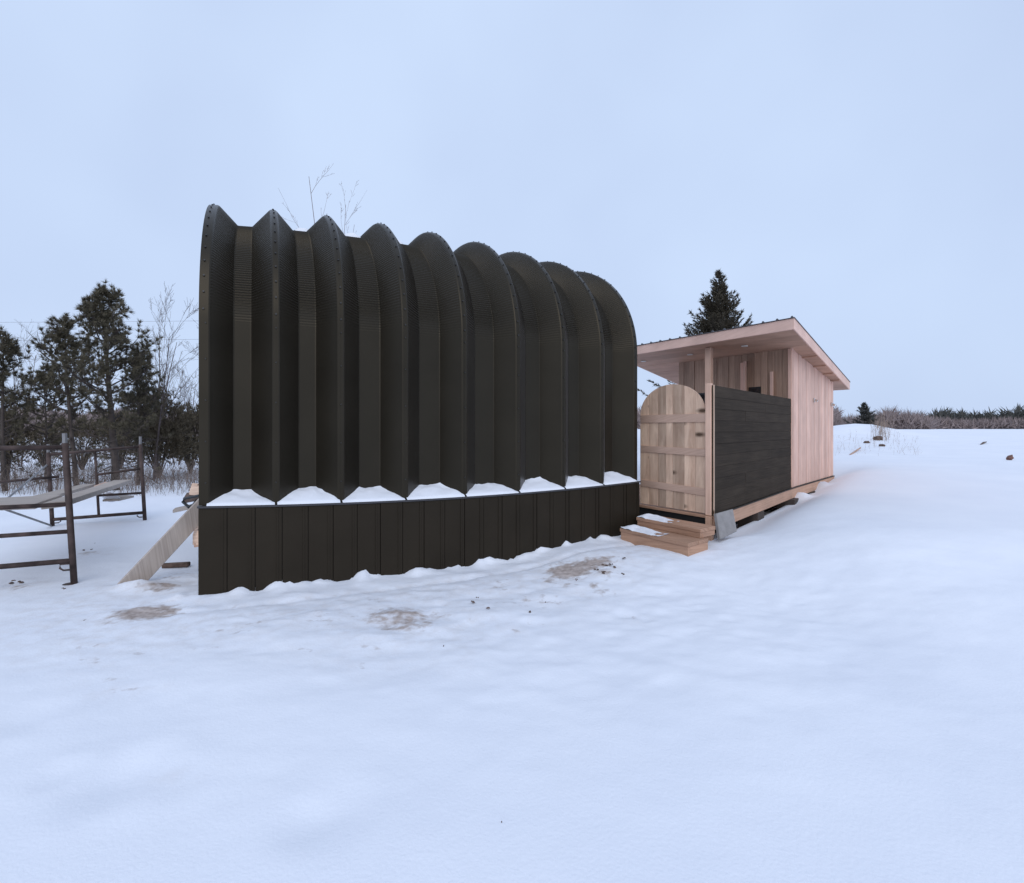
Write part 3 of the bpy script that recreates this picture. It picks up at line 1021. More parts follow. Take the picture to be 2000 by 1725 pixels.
for (w0, top, dep, wd) in ((0.835, CAMZ + 1.21, 0.10, 0.04), (0.335, CAMZ + 0.985, 0.05, 0.055)):
    c0 = B + EW * w0 - EL * (dep / 2 + .014)
    m_ = MB(); m_.bar(p3(c0, DECK), p3(c0, top), p3(EW * wd, 0), p3(EL * dep, 0)); m_.build('trim_post', M['cedar'], shed, bevel=0.002)
c0 = B + EW * 0.90 - EL * .022
m_ = MB(); m_.bar(p3(c0, DECK), p3(c0, CAMZ + 1.2), p3(EW * .09, 0), p3(EL * .016, 0)); m_.build('door_trim', M['cedar'], shed)

# roof: corners by distance along the front (w) and towards the rear (s) from the near corner F
F = V(4.16, 8.0)
ZF = CAMZ + 1.464                      # soffit at the front edge
RW, RL, RT = 3.75, 5.2, 0.165


def rp(w, s, h):
    p = F + EW * w + EL * s
    return V(p[0], p[1], ZF - SL * s + h)


# wall tops follow this same plane: roof plane through the wall heads
ZF = soff(F) + 0.0
# soffit boards run along the front
ns = 16
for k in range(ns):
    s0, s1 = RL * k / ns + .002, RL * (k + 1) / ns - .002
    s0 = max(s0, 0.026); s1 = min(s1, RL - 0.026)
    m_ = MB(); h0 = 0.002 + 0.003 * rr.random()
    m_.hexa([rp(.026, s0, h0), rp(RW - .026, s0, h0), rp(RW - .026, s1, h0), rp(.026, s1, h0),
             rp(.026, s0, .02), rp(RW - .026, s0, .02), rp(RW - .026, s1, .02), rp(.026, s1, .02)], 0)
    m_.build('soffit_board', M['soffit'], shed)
# rafter tails showing under the side overhang
for s in (1.75, 2.55, 3.3, 4.0):
    m_ = MB(); m_.hexa([rp(.03, s, -.018), rp(.30, s, -.018), rp(.30, s + .05, -.018), rp(.03, s + .05, -.018),
                        rp(.03, s, .001), rp(.30, s, .001), rp(.30, s + .05, .001), rp(.03, s + .05, .001)])
    m_.build('rafter_strip', M['soffit'], shed)
m_ = MB(); m_.hexa([rp(.03, .03, .022), rp(RW - .03, .03, .022), rp(RW - .03, RL - .03, .022), rp(.03, RL - .03, .022),
                    rp(.03, .03, RT - .01), rp(RW - .03, .03, RT - .01), rp(RW - .03, RL - .03, RT - .01), rp(.03, RL - .03, RT - .01)])
roof = m_.build('roof', M['fascia'], shed)


def fas(c, g=0):
    m_ = MB(); m_.hexa(c, g); return m_.build('fascia', M['fascia'], roof, bevel=0.003)


fas([rp(0, 0, 0), rp(RW, 0, 0), rp(RW, .024, 0), rp(0, .024, 0), rp(0, 0, RT), rp(RW, 0, RT), rp(RW, .024, RT), rp(0, .024, RT)])
fas([rp(0, .026, 0), rp(0, RL, 0), rp(.024, RL, 0), rp(.024, .026, 0), rp(0, .026, RT), rp(0, RL, RT), rp(.024, RL, RT), rp(.024, .026, RT)])
fas([rp(RW - .024, .026, 0), rp(RW - .024, RL, 0), rp(RW, RL, 0), rp(RW, .026, 0), rp(RW - .024, .026, RT), rp(RW - .024, RL, RT), rp(RW, RL, RT), rp(RW, .026, RT)])
fas([rp(.026, RL - .024, 0), rp(RW - .026, RL - .024, 0), rp(RW - .026, RL, 0), rp(.026, RL, 0), rp(.026, RL - .024, RT), rp(RW - .026, RL - .024, RT), rp(RW - .026, RL, RT), rp(.026, RL, RT)])
# metal sheet with raised ribs running down the slope
m_ = MB(); m_.hexa([rp(-.012, -.02, RT + .002), rp(RW + .02, -.02, RT + .002), rp(RW + .02, RL + .03, RT + .002), rp(-.012, RL + .03, RT + .002),
                    rp(-.012, -.02, RT + .008), rp(RW + .02, -.02, RT + .008), rp(RW + .02, RL + .03, RT + .008), rp(-.012, RL + .03, RT + .008)])
m_.build('roof_sheet', M['roofmetal'], roof)
for w in np.arange(0.03, RW, 0.232):
    m_ = MB(); m_.hexa([rp(w - .024, -.021, RT + .007), rp(w + .024, -.021, RT + .007), rp(w + .024, RL + .031, RT + .007), rp(w - .024, RL + .031, RT + .007),
                        rp(w - .011, -.021, RT + .03), rp(w + .011, -.021, RT + .03), rp(w + .011, RL + .031, RT + .03), rp(w - .011, RL + .031, RT + .03)], 1)
    m_.build('sheet_rib', M['roofmetal'], roof)
# porch post
pc = V(0.3630 * 9.62, 9.62)
m_ = MB(); m_.bar(p3(pc, DECK), p3(pc, soff(pc)), p3(EW * .125, 0), p3(EL * .125, 0)); m_.build('porch_post', M['pale'], shed, bevel=0.004)
# small round lights in the porch soffit
for (u, v) in ((1454, 676), (1348, 692), (1257, 706)):
    best = None
    for s in np.linspace(0.05, 1.2, 60):
        for w in np.linspace(0.1, RW - .1, 120):
            q = rp(w, s, 0)
            e = (1000 + FPX * q[0] / q[1] - u) ** 2 + (HZ - FPX * (q[2] - CAMZ) / q[1] - v) ** 2
            if best is None or e < best[0]:
                best = (e, q)
    q = best[1]
    m_ = MB(); m_.tube([q + V(0, 0, .004), q - V(0, 0, .008)], 0.055, 14); m_.build('downlight', M['white'], shed)
# two bright fittings on the side wall
for (u, v) in ((1588, 782), (1622.5, 790)):
    k = (u - 1000) / FPX
    s = (B[0] - k * B[1]) / (k * EC[1] - EC[0])
    p = B + EC * s + NRC * 0.008
    z = CAMZ - (v - HZ) / FPX * p[1]
    m_ = MB(); m_.tube([p3(p, z), p3(p + NRC * .02, z)], 0.042, 10); m_.tube([p3(p + NRC * .02, z), p3(p + NRC * .07, z - .02)], 0.022, 8)
    m_.build('wall_fitting', M['chrome'], shed)
# blocks carrying the rim
for (s, on) in ((3.62, A), (4.9, A), (6.75, A), (5.9, A)):
    pass
for k, p in enumerate((A + EL * 3.72 - NR * .05, B + EC * 1.35 - NRC * .05, C - EC * .05 - NRC * .0, A + EL * 1.9 - NR * .12, C - EC * 1.0 - NRC * .1)):
    z1 = DECK - .168
    g = gz(p[0], p[1]) - .25
    m_ = MB(); m_.bar(p3(p, g), p3(p, z1), p3(EL * .3, 0), p3(NR * .28, 0)); m_.build('support_block', M['bark'], shed, bevel=0.006)
m_ = MB()
m_.hexa([p3(A + EL * .2 - NR * .45, -.2), p3(C - EL * .2 - NR * .45, -.2), p3(C - EL * .2 - NR * .5, -.2), p3(A + EL * .2 - NR * .5, -.2),
         p3(A + EL * .2 - NR * .45, DECK - .04), p3(C - EL * .2 - NR * .45, DECK - .04), p3(C - EL * .2 - NR * .5, DECK - .04), p3(A + EL * .2 - NR * .5, DECK - .04)])
m_.build('underfloor_shade_sheet', M['tar'], shed)  # added black sheet that paints the shade in the gap below the rim

# ------------------------------------------------------------------ steps and paving slab
SD = unit(V(-0.521, 0.85)); SB = unit(V(0.745, 0.667))
st = thing('wooden_steps', (1.78, 5.5, 0.1), 'two low wooden steps dusted with snow below the arched gate', 'steps')


def step(p0, L, dep, z0, z1, nm):
    # front board, side board, two tread boards
    th = .04
    tz = z1 - .038
    q = V(*p0)
    m_ = MB(); a, b = q, q + SD * L
    m_.hexa([p3(a, z0), p3(b, z0), p3(b + SB * th, z0), p3(a + SB * th, z0), p3(a, tz - .001), p3(b, tz - .001), p3(b + SB * th, tz - .001), p3(a + SB * th, tz - .001)])
    m_.build('riser', M['step'], st, bevel=.003)
    for s_ in (0, L - th):
        m_ = MB(); a, b = q + SD * s_ + SB * (th + .001), q + SD * s_ + SB * dep
        m_.hexa([p3(a, z0), p3(b, z0), p3(b + SD * th, z0), p3(a + SD * th, z0), p3(a, tz - .001), p3(b, tz - .001), p3(b + SD * th, tz - .001), p3(a + SD * th, tz - .001)])
        m_.build('side_board', M['step'], st, bevel=.003)
    nb_ = 2
    for k in range(nb_):
        d0, d1 = -.012 + (dep + .012) * k / nb_ + .003, -.012 + (dep + .012) * (k + 1) / nb_ - .003
        m_ = MB(); a, b = q - SD * .01 + SB * d0, q + SD * (L + .01) + SB * d0
        c, d = q + SD * (L + .01) + SB * d1, q - SD * .01 + SB * d1
        m_.hexa([p3(a, tz), p3(b, tz), p3(c, tz), p3(d, tz), p3(a, z1), p3(b, z1), p3(c, z1), p3(d, z1)])
        m_.build('tread', M['step'], st, bevel=.004)


step((1.785, 5.5), 0.985, .40, .05, .24, 'lower')
step((1.996, 5.75), 0.93, .31, .241, .337, 'upper')
# snow left on the treads
for (p0, s0, s1, d0, d1, z, lab) in (((1.785, 5.5), .40, .985, -.008, .22, .24, 'thin snow patch on the lower wooden step'),
                                     ((1.996, 5.75), .42, .93, -.005, .22, .337, 'thin snow patch on the upper wooden step')):
    vs = []; nu, nw = 24, 12
    for jw in range(nw):
        for ju in range(nu):
            f, g = jw / (nw - 1), ju / (nu - 1)
            s = s0 + (s1 - s0) * g; d = d0 + (d1 - d0) * f
            h = 0.030 * (0.35 + g) * min(1, 5 * g, 5 * (1 - g) + .05) * min(1, 6 * (1 - f), 6 * f + .12) + 0.03 * float(fbm(np.array([s * 8.]), np.array([d * 9.]), 77, 3)[0])
            p = V(*p0) + SD * s + SB * d
            vs.append(p3(p, z - .003 + max(h, -.002)))
    fs = [(r_ * nu + c_, r_ * nu + c_ + 1, (r_ + 1) * nu + c_ + 1, (r_ + 1) * nu + c_) for r_ in range(nw - 1) for c_ in range(nu - 1)]
    mb = MB(); mb.add(vs, [f[::-1] for f in fs])
    tag(mb.build('snow_patch', M['snow_clean'], None, vs[0], smooth=True), lab, 'snow patch')

# grey slab leaning on the shed corner
mb = MB()
p00, p10, p11, p01 = at(1407, 1054, 6.02), at(1440, 1038, 6.20), at(1432, 994, 6.27), at(1399.6, 1003, 6.12)
nrm = unit(np.cross(p10 - p00, p01 - p00)); nrm = nrm if nrm[1] < 0 else -nrm
nn = -nrm * 0.045
mb.hexa([p00, p10, p10 + nn, p00 + nn, p01, p11, p11 + nn, p01 + nn], 0)
slab = mb.build('paving_slab', M['stone'], None, p00, bevel=.006)
tag(slab, 'grey concrete paving slab leaning against the shed corner by the steps', 'paving slab')

# ------------------------------------------------------------------ scaffolding on the left
def frame_hook(mb, p, d, r=.011):
    a = p + d * 0.01
    mb.tube([a + V(0, 0, .035), a + d * .085 + V(0, 0, .035), a + d * .085 - V(0, 0, .0) + d * .0, a + d * .06 - V(0, 0, .02), a - V(0, 0, .02)], r * .8, 5)


nb0, nt0 = at(145, 1140, 4.91), at(127, 868, 4.91)
fd = unit(V(-0.90, -0.44, 0))
sf = thing('scaffold_frame', (nb0[0], nb0[1], 0), 'nearer rusty scaffold frame whose upright stands by the plank ends', 'scaffold frame', 'scaffold frames left of the hut')


def onpost(b, t, v, Y):
    f = (v - (HZ + (CAMZ - b[2]) * FPX / Y)) / ((HZ + (CAMZ - t[2]) * FPX / Y) - (HZ + (CAMZ - b[2]) * FPX / Y))
    return b + (t - b) * f


mb = MB(); mb.tube([nb0, nt0 + V(0, 0, .01)], .027, 10); up = mb.build('upright', M['pipe'], sf, smooth=True)
mb = MB(); mb.tube([nt0, nt0 + V(-.004, 0, .10)], .019, 8); mb.build('coupling_pin', M['galv'], up)
mb = MB(); mb.tube([nb0 + V(-.03, -.02, -.006), nb0 + V(-.03, -.02, .004)], .05, 10); mb.build('base_plate', M['pipe'], up)
far_ = fd * 1.5
mb = MB(); mb.tube([nb0 + far_, nt0 + far_], .027, 10); mb.build('upright', M['pipe'], sf, smooth=True)
for (v, r) in ((874, .021), (985, .019), (1038, .019), (1095, .023)):
    p = onpost(nb0, nt0, v, 4.91)
    mb = MB(); mb.tube([p, p + far_], r, 8); mb.build('rail', M['pipe'], sf, smooth=True)
mb = MB(); frame_hook(mb, onpost(nb0, nt0, 1108, 4.91), fd); mb.build('hook', M['pipe'], sf)

fb1, ft1 = at(283, 1016, 8.34), at(274, 868, 8.34)
fb0, ft0 = at(102.5, 1028, 7.81), at(94, 884, 7.81)
sf2 = thing('scaffold_frame', (fb1[0], fb1[1], 0), 'farther thin scaffold frame standing in front of the pines', 'scaffold frame', 'scaffold frames left of the hut')
for a, b in ((fb0, ft0), (fb1, ft1)):
    mb = MB(); mb.tube([a, b], .027, 10); up = mb.build('upright', M['pipe'], sf2, smooth=True)
    mb = MB(); mb.tube([b, b + V(0, 0, .12)], .018, 8); mb.build('coupling_pin', M['galv'], up)


def lp(a, b, f): return a + (b - a) * f
for (f0, f1, r) in ((.97, .97, .022), (.09, .10, .024), (.80, .30, 0)):
    if r:
        mb = MB(); mb.tube([lp(fb0, ft0, f0), lp(fb1, ft1, f1)], r, 8); mb.build('rail', M['pipe'], sf2, smooth=True)
m0, m1 = lp(lp(fb0, ft0, .095), lp(fb1, ft1, .10), .49), lp(lp(fb0, ft0, .97), lp(fb1, ft1, .97), .49)
mb = MB(); mb.tube([m0, m1], .018, 8); mb.build('rail', M['pipe'], sf2, smooth=True)
for v0, ff in ((.68, .5), (.36, .5)):
    a = lp(m0, m1, v0 - .05); b = lp(fb1, ft1, v0)
    mb = MB(); mb.tube([a, b], .018, 8); mb.build('rail', M['pipe'], sf2, smooth=True)
a = lp(fb0, ft0, .66)
mb = MB(); mb.tube([at(116, 931, 7.84), at(-60, 947, 7.2)], .019, 8); mb.build('rail', M['pipe'], sf2, smooth=True)
d2 = unit(fb1 - fb0)
mb = MB(); frame_hook(mb, lp(fb0, ft0, .06), d2); mb.build('hook', M['pipe'], sf2)
mb = MB(); frame_hook(mb, lp(fb1, ft1, .06), -d2); mb.build('hook', M['pipe'], sf2)
# cross braces between the frames
mb = MB(); mb.tube([at(101, 1027, 7.8), at(18, 998, 6.5), at(-40, 977, 5.8)], .013, 6); tag(mb.build('cross_brace', M['galv'], None, at(101, 1027, 7.8)), 'thin grey brace running from the far frame foot up to the nearer rail', 'brace')
mb = MB(); mb.tube([at(92, 908, 7.8), at(0, 986, 6.0), at(-30, 1010, 5.5)], .012, 6); tag(mb.build('cross_brace', M['galv'], None, at(92, 908, 7.8)), 'thin grey brace slanting down from the far frame to the plank end', 'brace')

# planks lying across the two frames
def slab4(name, c, th, mat, label, cat, group=None):
    m_ = MB(); d = V(0, 0, th)
    m_.hexa([c[0] - d, c[1] - d, c[2] - d, c[3] - d, c[0], c[1], c[2], c[3]], 0)
    o = m_.build(name, mat, None, c[0], bevel=.004)
    return tag(o, label, cat, group)


slab4('plank', [at(-90, 989, 4.45), at(69, 984, 5.0), at(122, 966, 6.0), at(-60, 975, 5.2)], .05, M['plank'],
      'weathered grey plank end resting on the nearer scaffold rail', 'plank', 'planks on the scaffold')
slab4('plank', [at(80, 984, 5.0), at(130, 978, 5.15), at(258, 936.5, 8.35), at(222, 938, 8.5)], .055, M['plank'],
      'long grey plank spanning from the nearer scaffold to the far frame', 'plank', 'planks on the scaffold')
slab4('plank', [at(20, 979, 5.6), at(82, 975, 5.75), at(190, 944, 8.3), at(160, 946, 8.4)], .04, M['plank'],
      'rear grey plank lying beside the longest one on the scaffold', 'plank', 'planks on the scaffold')
slab4('plank', [at(183, 949, 7.8), at(205, 952, 7.7), at(222, 943, 8.35), at(205, 941, 8.4)], .03, M['pale'],
      'short tan offcut lying on top of the scaffold planks', 'plank')
# snow lump on the far frame's lower rail
mb = MB()
sp = []
for k in range(9):
    f = k / 8
    sp.append(at(203 + 32 * f, 969 + 6 * f, 8.25))
mb.tube(sp, [.03, .055, .07, .075, .07, .06, .045, .03, .01], 8)
tag(mb.build('snow_lump', M['snow_clean'], None, sp[0], smooth=True), 'small snow lump on a board end below the scaffold planks', 'snow lump')
slab4('plank', [at(200, 976, 8.1), at(233, 975, 8.2), at(262, 968, 8.6), at(235, 966, 8.7)], .03, M['plank'],
      'dark board end under the snow lump at the far frame', 'plank')

# wide board leaning on the hut's end
mb = MB()
bl, br, tr, tl = at(222, 1150, 4.84), at(288, 1136, 4.96), at(399, 1015, 5.05), at(397, 966, 4.98)
nrm = unit(np.cross(br - bl, tl - bl)); nrm = nrm if nrm[1] > 0 else -nrm
mb.hexa([bl, br, tr, tl, bl + nrm * .03, br + nrm * .03, tr + nrm * .03, tl + nrm * .03], 1)
tag(mb.build('leaning_plank', M['plank'], None, bl, bevel=.004), 'wide grey board leaning from the snow up to the hut corner', 'plank')
# bits of lumber at the end of the hut
for (a, b, w, t, mk, nm, lab) in (
        (at(372, 955, 5.25), at(394, 957, 5.05), V(0, .05, .09), V(.01, 0, .03), 'gate', 'lumber_offcut', 'pale offcut, topmost of the timber by the hut corner'),
        (at(362, 973, 5.3), at(396, 966, 5.08), V(0, .06, .05), V(.0, .0, .05), 'soil', 'lumber_offcut', 'dark brown timber above the black clamp at the hut corner'),
        (at(340, 997, 5.4), at(372, 990, 5.2), V(0, .06, .02), V(.0, .0, .02), 'plank', 'lumber_offcut', 'thin grey lath sticking out behind the leaning board'),
        (at(379, 1046, 5.15), at(396, 1046, 5.0), V(0, .06, .09), V(.0, .0, .09), 'gate', 'lumber_offcut', 'pale sawn block below the leaning board at the hut corner'),
        (at(381, 1062, 5.12), at(396, 1060, 5.0), V(0, .05, .03), V(.0, .0, .03), 'rim', 'lumber_offcut', 'small reddish block under the pale block at the hut corner')):
    m_ = MB(); m_.bar(a, b, w * .8, t + V(.0, .0, .012), 0)
    tag(m_.build(nm, M[mk], None, a, bevel=.003), lab, 'timber', 'offcuts stacked by the hut corner')
mb = MB(); mb.tube([at(390, 968, 5.0), at(360, 974, 5.1), at(357, 980, 5.1), at(369, 991, 5.05), at(378, 986, 5.05), at(384, 978, 5.0)], .014, 6)
tag(mb.build('black_clamp', M['black'], None, at(369, 991, 5.05)), 'bent black clamp hooked over the timber at the hut corner', 'clamp')
mb = MB(); a = at_z(318, 1105, gz(-3.5, 5.5) + .025); b = at_z(370, 1102, gz(-3.2, 5.5) + .03)
mb.bar(a, b, V(0, .05, 0), V(0, 0, .045)); tag(mb.build('fallen_stake', M['soil'], None, a, bevel=.006), 'dark wooden stake lying on the snow beside the leaning board', 'stake')

# ------------------------------------------------------------------ vegetation builders
def blades(cent, dirs, length, width, spread, n, r):
    """n thin triangles per centre, fanned about dirs"""
    cent = np.repeat(cent, n, 0); dirs = np.repeat(dirs, n, 0)
    d = dirs + r.normal(0, spread, dirs.shape)
    d /= np.linalg.norm(d, axis=1)[:, None] + 1e-9
    L = length * r.uniform(.6, 1.15, (len(d), 1))
    side = np.cross(d, r.normal(0, 1, d.shape)); side /= np.linalg.norm(side, axis=1)[:, None] + 1e-9
    W = width * r.uniform(.7, 1.3, (len(d), 1))
    out = np.empty((len(d) * 3, 3))
    out[0::3] = cent - side * W / 2; out[1::3] = cent + side * W / 2; out[2::3] = cent + d * L
    return out


def curve_pts(p, d, L, n, bend, r, wob=.08):
    pts = [p]; d = unit(d)
    for k in range(n):
        d = unit(d + bend / n + r.normal(0, wob, 3))
        pts.append(pts[-1] + d * L / n)
    return pts


def make_pine(base, h, crown0, rad, seed, label, lean=(0, 0), side=None, dens=1.0, shape='cone', trunk_r=.09):
    r = np.random.default_rng(seed)
    root = thing('pine_tree', base, label, 'pine tree', 'pines behind the scaffold')
    tops = [base - V(0, 0, .2)]
    nT = 8
    for k in range(1, nT + 1):
        f = k / nT
        tops.append(base + V(lean[0] * f + .05 * math.sin(3 * f + seed), lean[1] * f, h * f))
    mb = MB(); mb.tube(tops, [trunk_r * (1 - .88 * k / nT) for k in range(nT + 1)], 9)
    mb.build('trunk', M['bark'], root, smooth=True)
    br = MB(); cs, ds = [], []
    nW = int((h - crown0) / .145)
    for k in range(nW):
        z = crown0 + (h - crown0) * (k + .5 * r.random()) / nW
        f = (z - crown0) / (h - crown0)
        i = min(int(z / h * nT), nT - 1)
        q = z / h * nT - i
        p0 = tops[i] * (1 - q) + tops[i + 1] * q
        prof = (math.sin(math.pi * min(1, .18 + .82 * f)) ** 1.1 * .88 + .12) if shape == 'dome' else (1 - f) ** .75 + .06
        for _ in range(3 if f < .85 else 2):
            az = r.uniform(0, 2 * math.pi)
            L = rad * prof * r.uniform(.55, 1.1)
            if side is not None:
                L *= 1 + .45 * math.cos(az - side)
            if f < .35 and r.random() < .2:
                continue
            up = .25 + .6 * f
            pts = curve_pts(p0, V(math.cos(az), math.sin(az), up * .6), L, 5, V(0, 0, .7), r)
            br.tube(pts, [.022 * (1 - .14 * j) * (.4 + .6 * L / rad) for j in range(6)], 4, cap=False)
            dens_f = 1 if f > .3 else .6
            for j in range(2, 6):
                for _b in range(2):
                    dd = unit(pts[j] - pts[j - 1] + r.normal(0, .55, 3) + V(0, 0, .35))
                    l2 = r.uniform(.10, .26) * (.6 + L)
                    e = pts[j] + dd * l2
                    br.tube([pts[j], e], [.008, .004], 3, cap=False)
                    if r.random() < dens_f * dens:
                        cs.append(pts[j] + dd * l2 * .55); ds.append(dd)
                        cs.append(e); ds.append(dd)
                        if r.random() < .6:
                            cs.append(e + r.normal(0, .05, 3)); ds.append(unit(dd + V(0, 0, .6)))
            cs.append(pts[-1]); ds.append(unit(pts[-1] - pts[-2]))
    tips = [c for c in cs if c[2] > base[2] + .62 * h]
    for k in range(min(26, len(tips))):
        p0 = tips[int(r.integers(len(tips)))]
        e = p0 + V(r.normal(0, .04), r.normal(0, .04), r.uniform(.12, .27))
        br.tube([p0, e], [.007, .003], 3, cap=False)
        for q in (.5, 1.0):
            cs.append(p0 + (e - p0) * q); ds.append(V(0, 0, 1.))
    for k in range(11):
        z = r.uniform(.25, crown0 + .2)
        i = min(int(z / h * nT), nT - 1); q = z / h * nT - i
        p0 = tops[i] * (1 - q) + tops[i + 1] * q
        az = r.uniform(0, 6.28); L = r.uniform(.4, 1.1)
        pts = curve_pts(p0, V(math.cos(az), math.sin(az), r.uniform(-.5, .35)), L, 4, V(0, 0, r.uniform(-.4, .4)), r)
        br.tube(pts, [.014, .011, .008, .006, .003], 4, cap=False)
        for j in (2, 3, 4):
            e = pts[j] + r.normal(0, .16, 3)
            br.tube([pts[j], e], [.006, .002], 3, cap=False)
            if r.random() < .3:
                cs.append(e); ds.append(unit(e - pts[j]))
    for k in range(4):
        cs.append(tops[-1] - V(0, 0, .1 * k)); ds.append(V(0, 0, 1.))
    br.build('branches', M['bark'], root)
    v = blades(np.array(cs), np.array(ds), .125, .013, .55, 34, r)
    fastmesh('needles', v, 3, M['needle'], root)
    return root


def make_bare(base, h, seed, label, group, nlead=1, spread=.4, r0=.035, lev=4, name='bare_tree', mat='twig', lean=(0, 0), bl=1.0, minr=.0028, div=.22):
    r = np.random.default_rng(seed)
    root = thing(name, base, label, 'bare tree', group)
    tr, tw = MB(), MB()

    def grow(p, d, L, rad, lv, mbx):
        n = 5
        pts = curve_pts(p, d, L, n, V(0, 0, .25), r, .03 if lv == 0 else .09)
        mbx.tube(pts, [max(minr, rad * (1 - .75 * j / n)) for j in range(n + 1)], 5 if lv == 0 else 3, cap=False)
        if lv >= lev:
            return
        nb_ = (9, 5, 4, 3)[min(lv, 3)]
        for k in range(nb_):
            f = r.uniform(.28 if lv == 0 else .2, 1.0)
            j = min(int(f * n), n - 1)
            q = pts[j] + (pts[j + 1] - pts[j]) * (f * n - j)
            dd = unit(pts[j + 1] - pts[j])
            sd = unit(np.cross(dd, r.normal(0, 1, 3)))
            grow(q, unit(dd + sd * r.uniform(.4, .85) * (spread / .4)), L * bl * r.uniform(.3, .52) * (1.1 - .4 * f), rad * .42 * (1.1 - .6 * f), lv + 1, tw)

    for k in range(nlead):
        a = r.uniform(0, 6.28)
        d = V(lean[0] + (div * math.cos(a) if nlead > 1 else 0), lean[1] + (div * math.sin(a) if nlead > 1 else 0), 1)
        grow(base + V(.05 * math.cos(a), .05 * math.sin(a), -.15), d, h * r.uniform(.85, 1.0), r0, 0, tr)
    tr.build('trunk', M[mat], root)
    tw.build('twigs', M[mat], root)
    return root


def bush(base, rx, ry, h, seed, label, name='evergreen_bush', mat='juniper', n=2600, bl=.13, bw=.016, group=None, cat='bush'):
    r = np.random.default_rng(seed)
    root = thing(name, base, label, cat, group)
    mb = MB(); cs, ds = [], []
    for k in range(26):
        az = r.uniform(0, 6.28); e = r.uniform(.2, 1.0)
        tip = base + V(rx * math.cos(az) * r.uniform(.2, .95), ry * math.sin(az) * r.uniform(.2, .95), h * (.3 + .65 * e))
        mid = base * .5 + tip * .5 + V(0, 0, h * .1)
        mb.tube([base - V(0, 0, .1), mid, tip], [.02, .012, .004], 4, cap=False)
    mb.build('stems', M['bark'], root)
    # clumps with gaps between them
    ncl = 60
    u = r.uniform(0, 2 * math.pi, ncl); rr_ = np.sqrt(r.uniform(0, 1, ncl)); zz = r.uniform(.27, 1, ncl)
    sc = np.clip(1.25 - zz * .85, .25, 1)
    cc = np.stack([base[0] + rx * rr_ * np.cos(u) * sc, base[1] + ry * rr_ * np.sin(u) * sc, base[2] + h * zz * (.75 + .25 * r.random(ncl))], -1)
    w = r.integers(0, ncl, n)
    pos = cc[w] + r.normal(0, 1, (n, 3)) * V(.16, .16, .13) * (.5 + h * .3)
    d = pos - (base + V(0, 0, h * .3)); d /= np.linalg.norm(d, axis=1)[:, None]
    d = d + V(0, 0, .5); d /= np.linalg.norm(d, axis=1)[:, None]
    fastmesh('leaves', blades(pos, d, bl, bw, .45, 7, r), 3, M[mat], root)
    return root


def on_ground(u, Y):
    x = (u - 1000) / FPX * Y
    return V(x, Y, gz(x, Y))


# pines to the left
b0 = on_ground(226, 12.4)
make_pine(b0, at(195, 570, 12.4)[2] - b0[2], 1.0, 1.02, 21, 'tallest bushy pine standing left of the hut', lean=(-.25, 0), dens=.85, shape='dome', trunk_r=.09)
b0 = on_ground(151, 12.9)
make_pine(b0, at(122, 628, 12.9)[2] - b0[2], 1.3, .72, 22, 'slender pine with a tufted top next to the tallest pine', lean=(-.3, 0), side=2.6, dens=.5, shape='dome', trunk_r=.06)
b0 = on_ground(12, 12.2)
make_pine(b0, at(6, 655, 12.2)[2] - b0[2], .9, .50, 23, 'ragged pine at the left edge of the picture', lean=(-.1, 0), dens=.34, shape='dome', trunk_r=.055)
b0 = on_ground(90, 14.5)
make_pine(b0, at(70, 722, 14.5)[2] - b0[2], .8, .85, 25, 'short spreading pine between the slender pine and the picture edge', lean=(-.1, 0), dens=.42, shape='dome', trunk_r=.04)
b0 = on_ground(268, 13.6)
make_pine(b0, at(262, 690, 13.6)[2] - b0[2], 1.0, .6, 26, 'half hidden pine close behind the tallest pine', dens=.55, shape='dome', trunk_r=.05)

# evergreen bushes beneath and beside them
for k, (u, Y, hw, top, lab) in enumerate((
        (310, 15.5, 66, 752, 'tall dark evergreen bush right of the tallest pine'),
        (372, 17.0, 52, 782, 'dark evergreen bush partly hidden by the hut edge'),
        (160, 18.5, 62, 806, 'low evergreen bush behind the slender pine trunk'),
        (235, 19.0, 55, 800, 'low evergreen bush behind the tallest pine trunk'),
        (88, 19.5, 50, 812, 'low evergreen bush behind the short spreading pine'),
        (15, 14.0, 30, 765, 'dense brown green bush at the left picture edge'),
        (430, 18.0, 50, 790, 'evergreen bush behind the hut end'))):
    b0 = on_ground(u, Y)
    rx = hw / FPX * Y
    bush(b0 + V(0, 0, .05), rx, rx * .8, at(u, top, Y)[2] - b0[2] - .15, 200 + k, lab, n=(2200 if hw > 60 else 1300) if u > 200 else 650, bl=.15, bw=.022, group='evergreen bushes left of the hut')

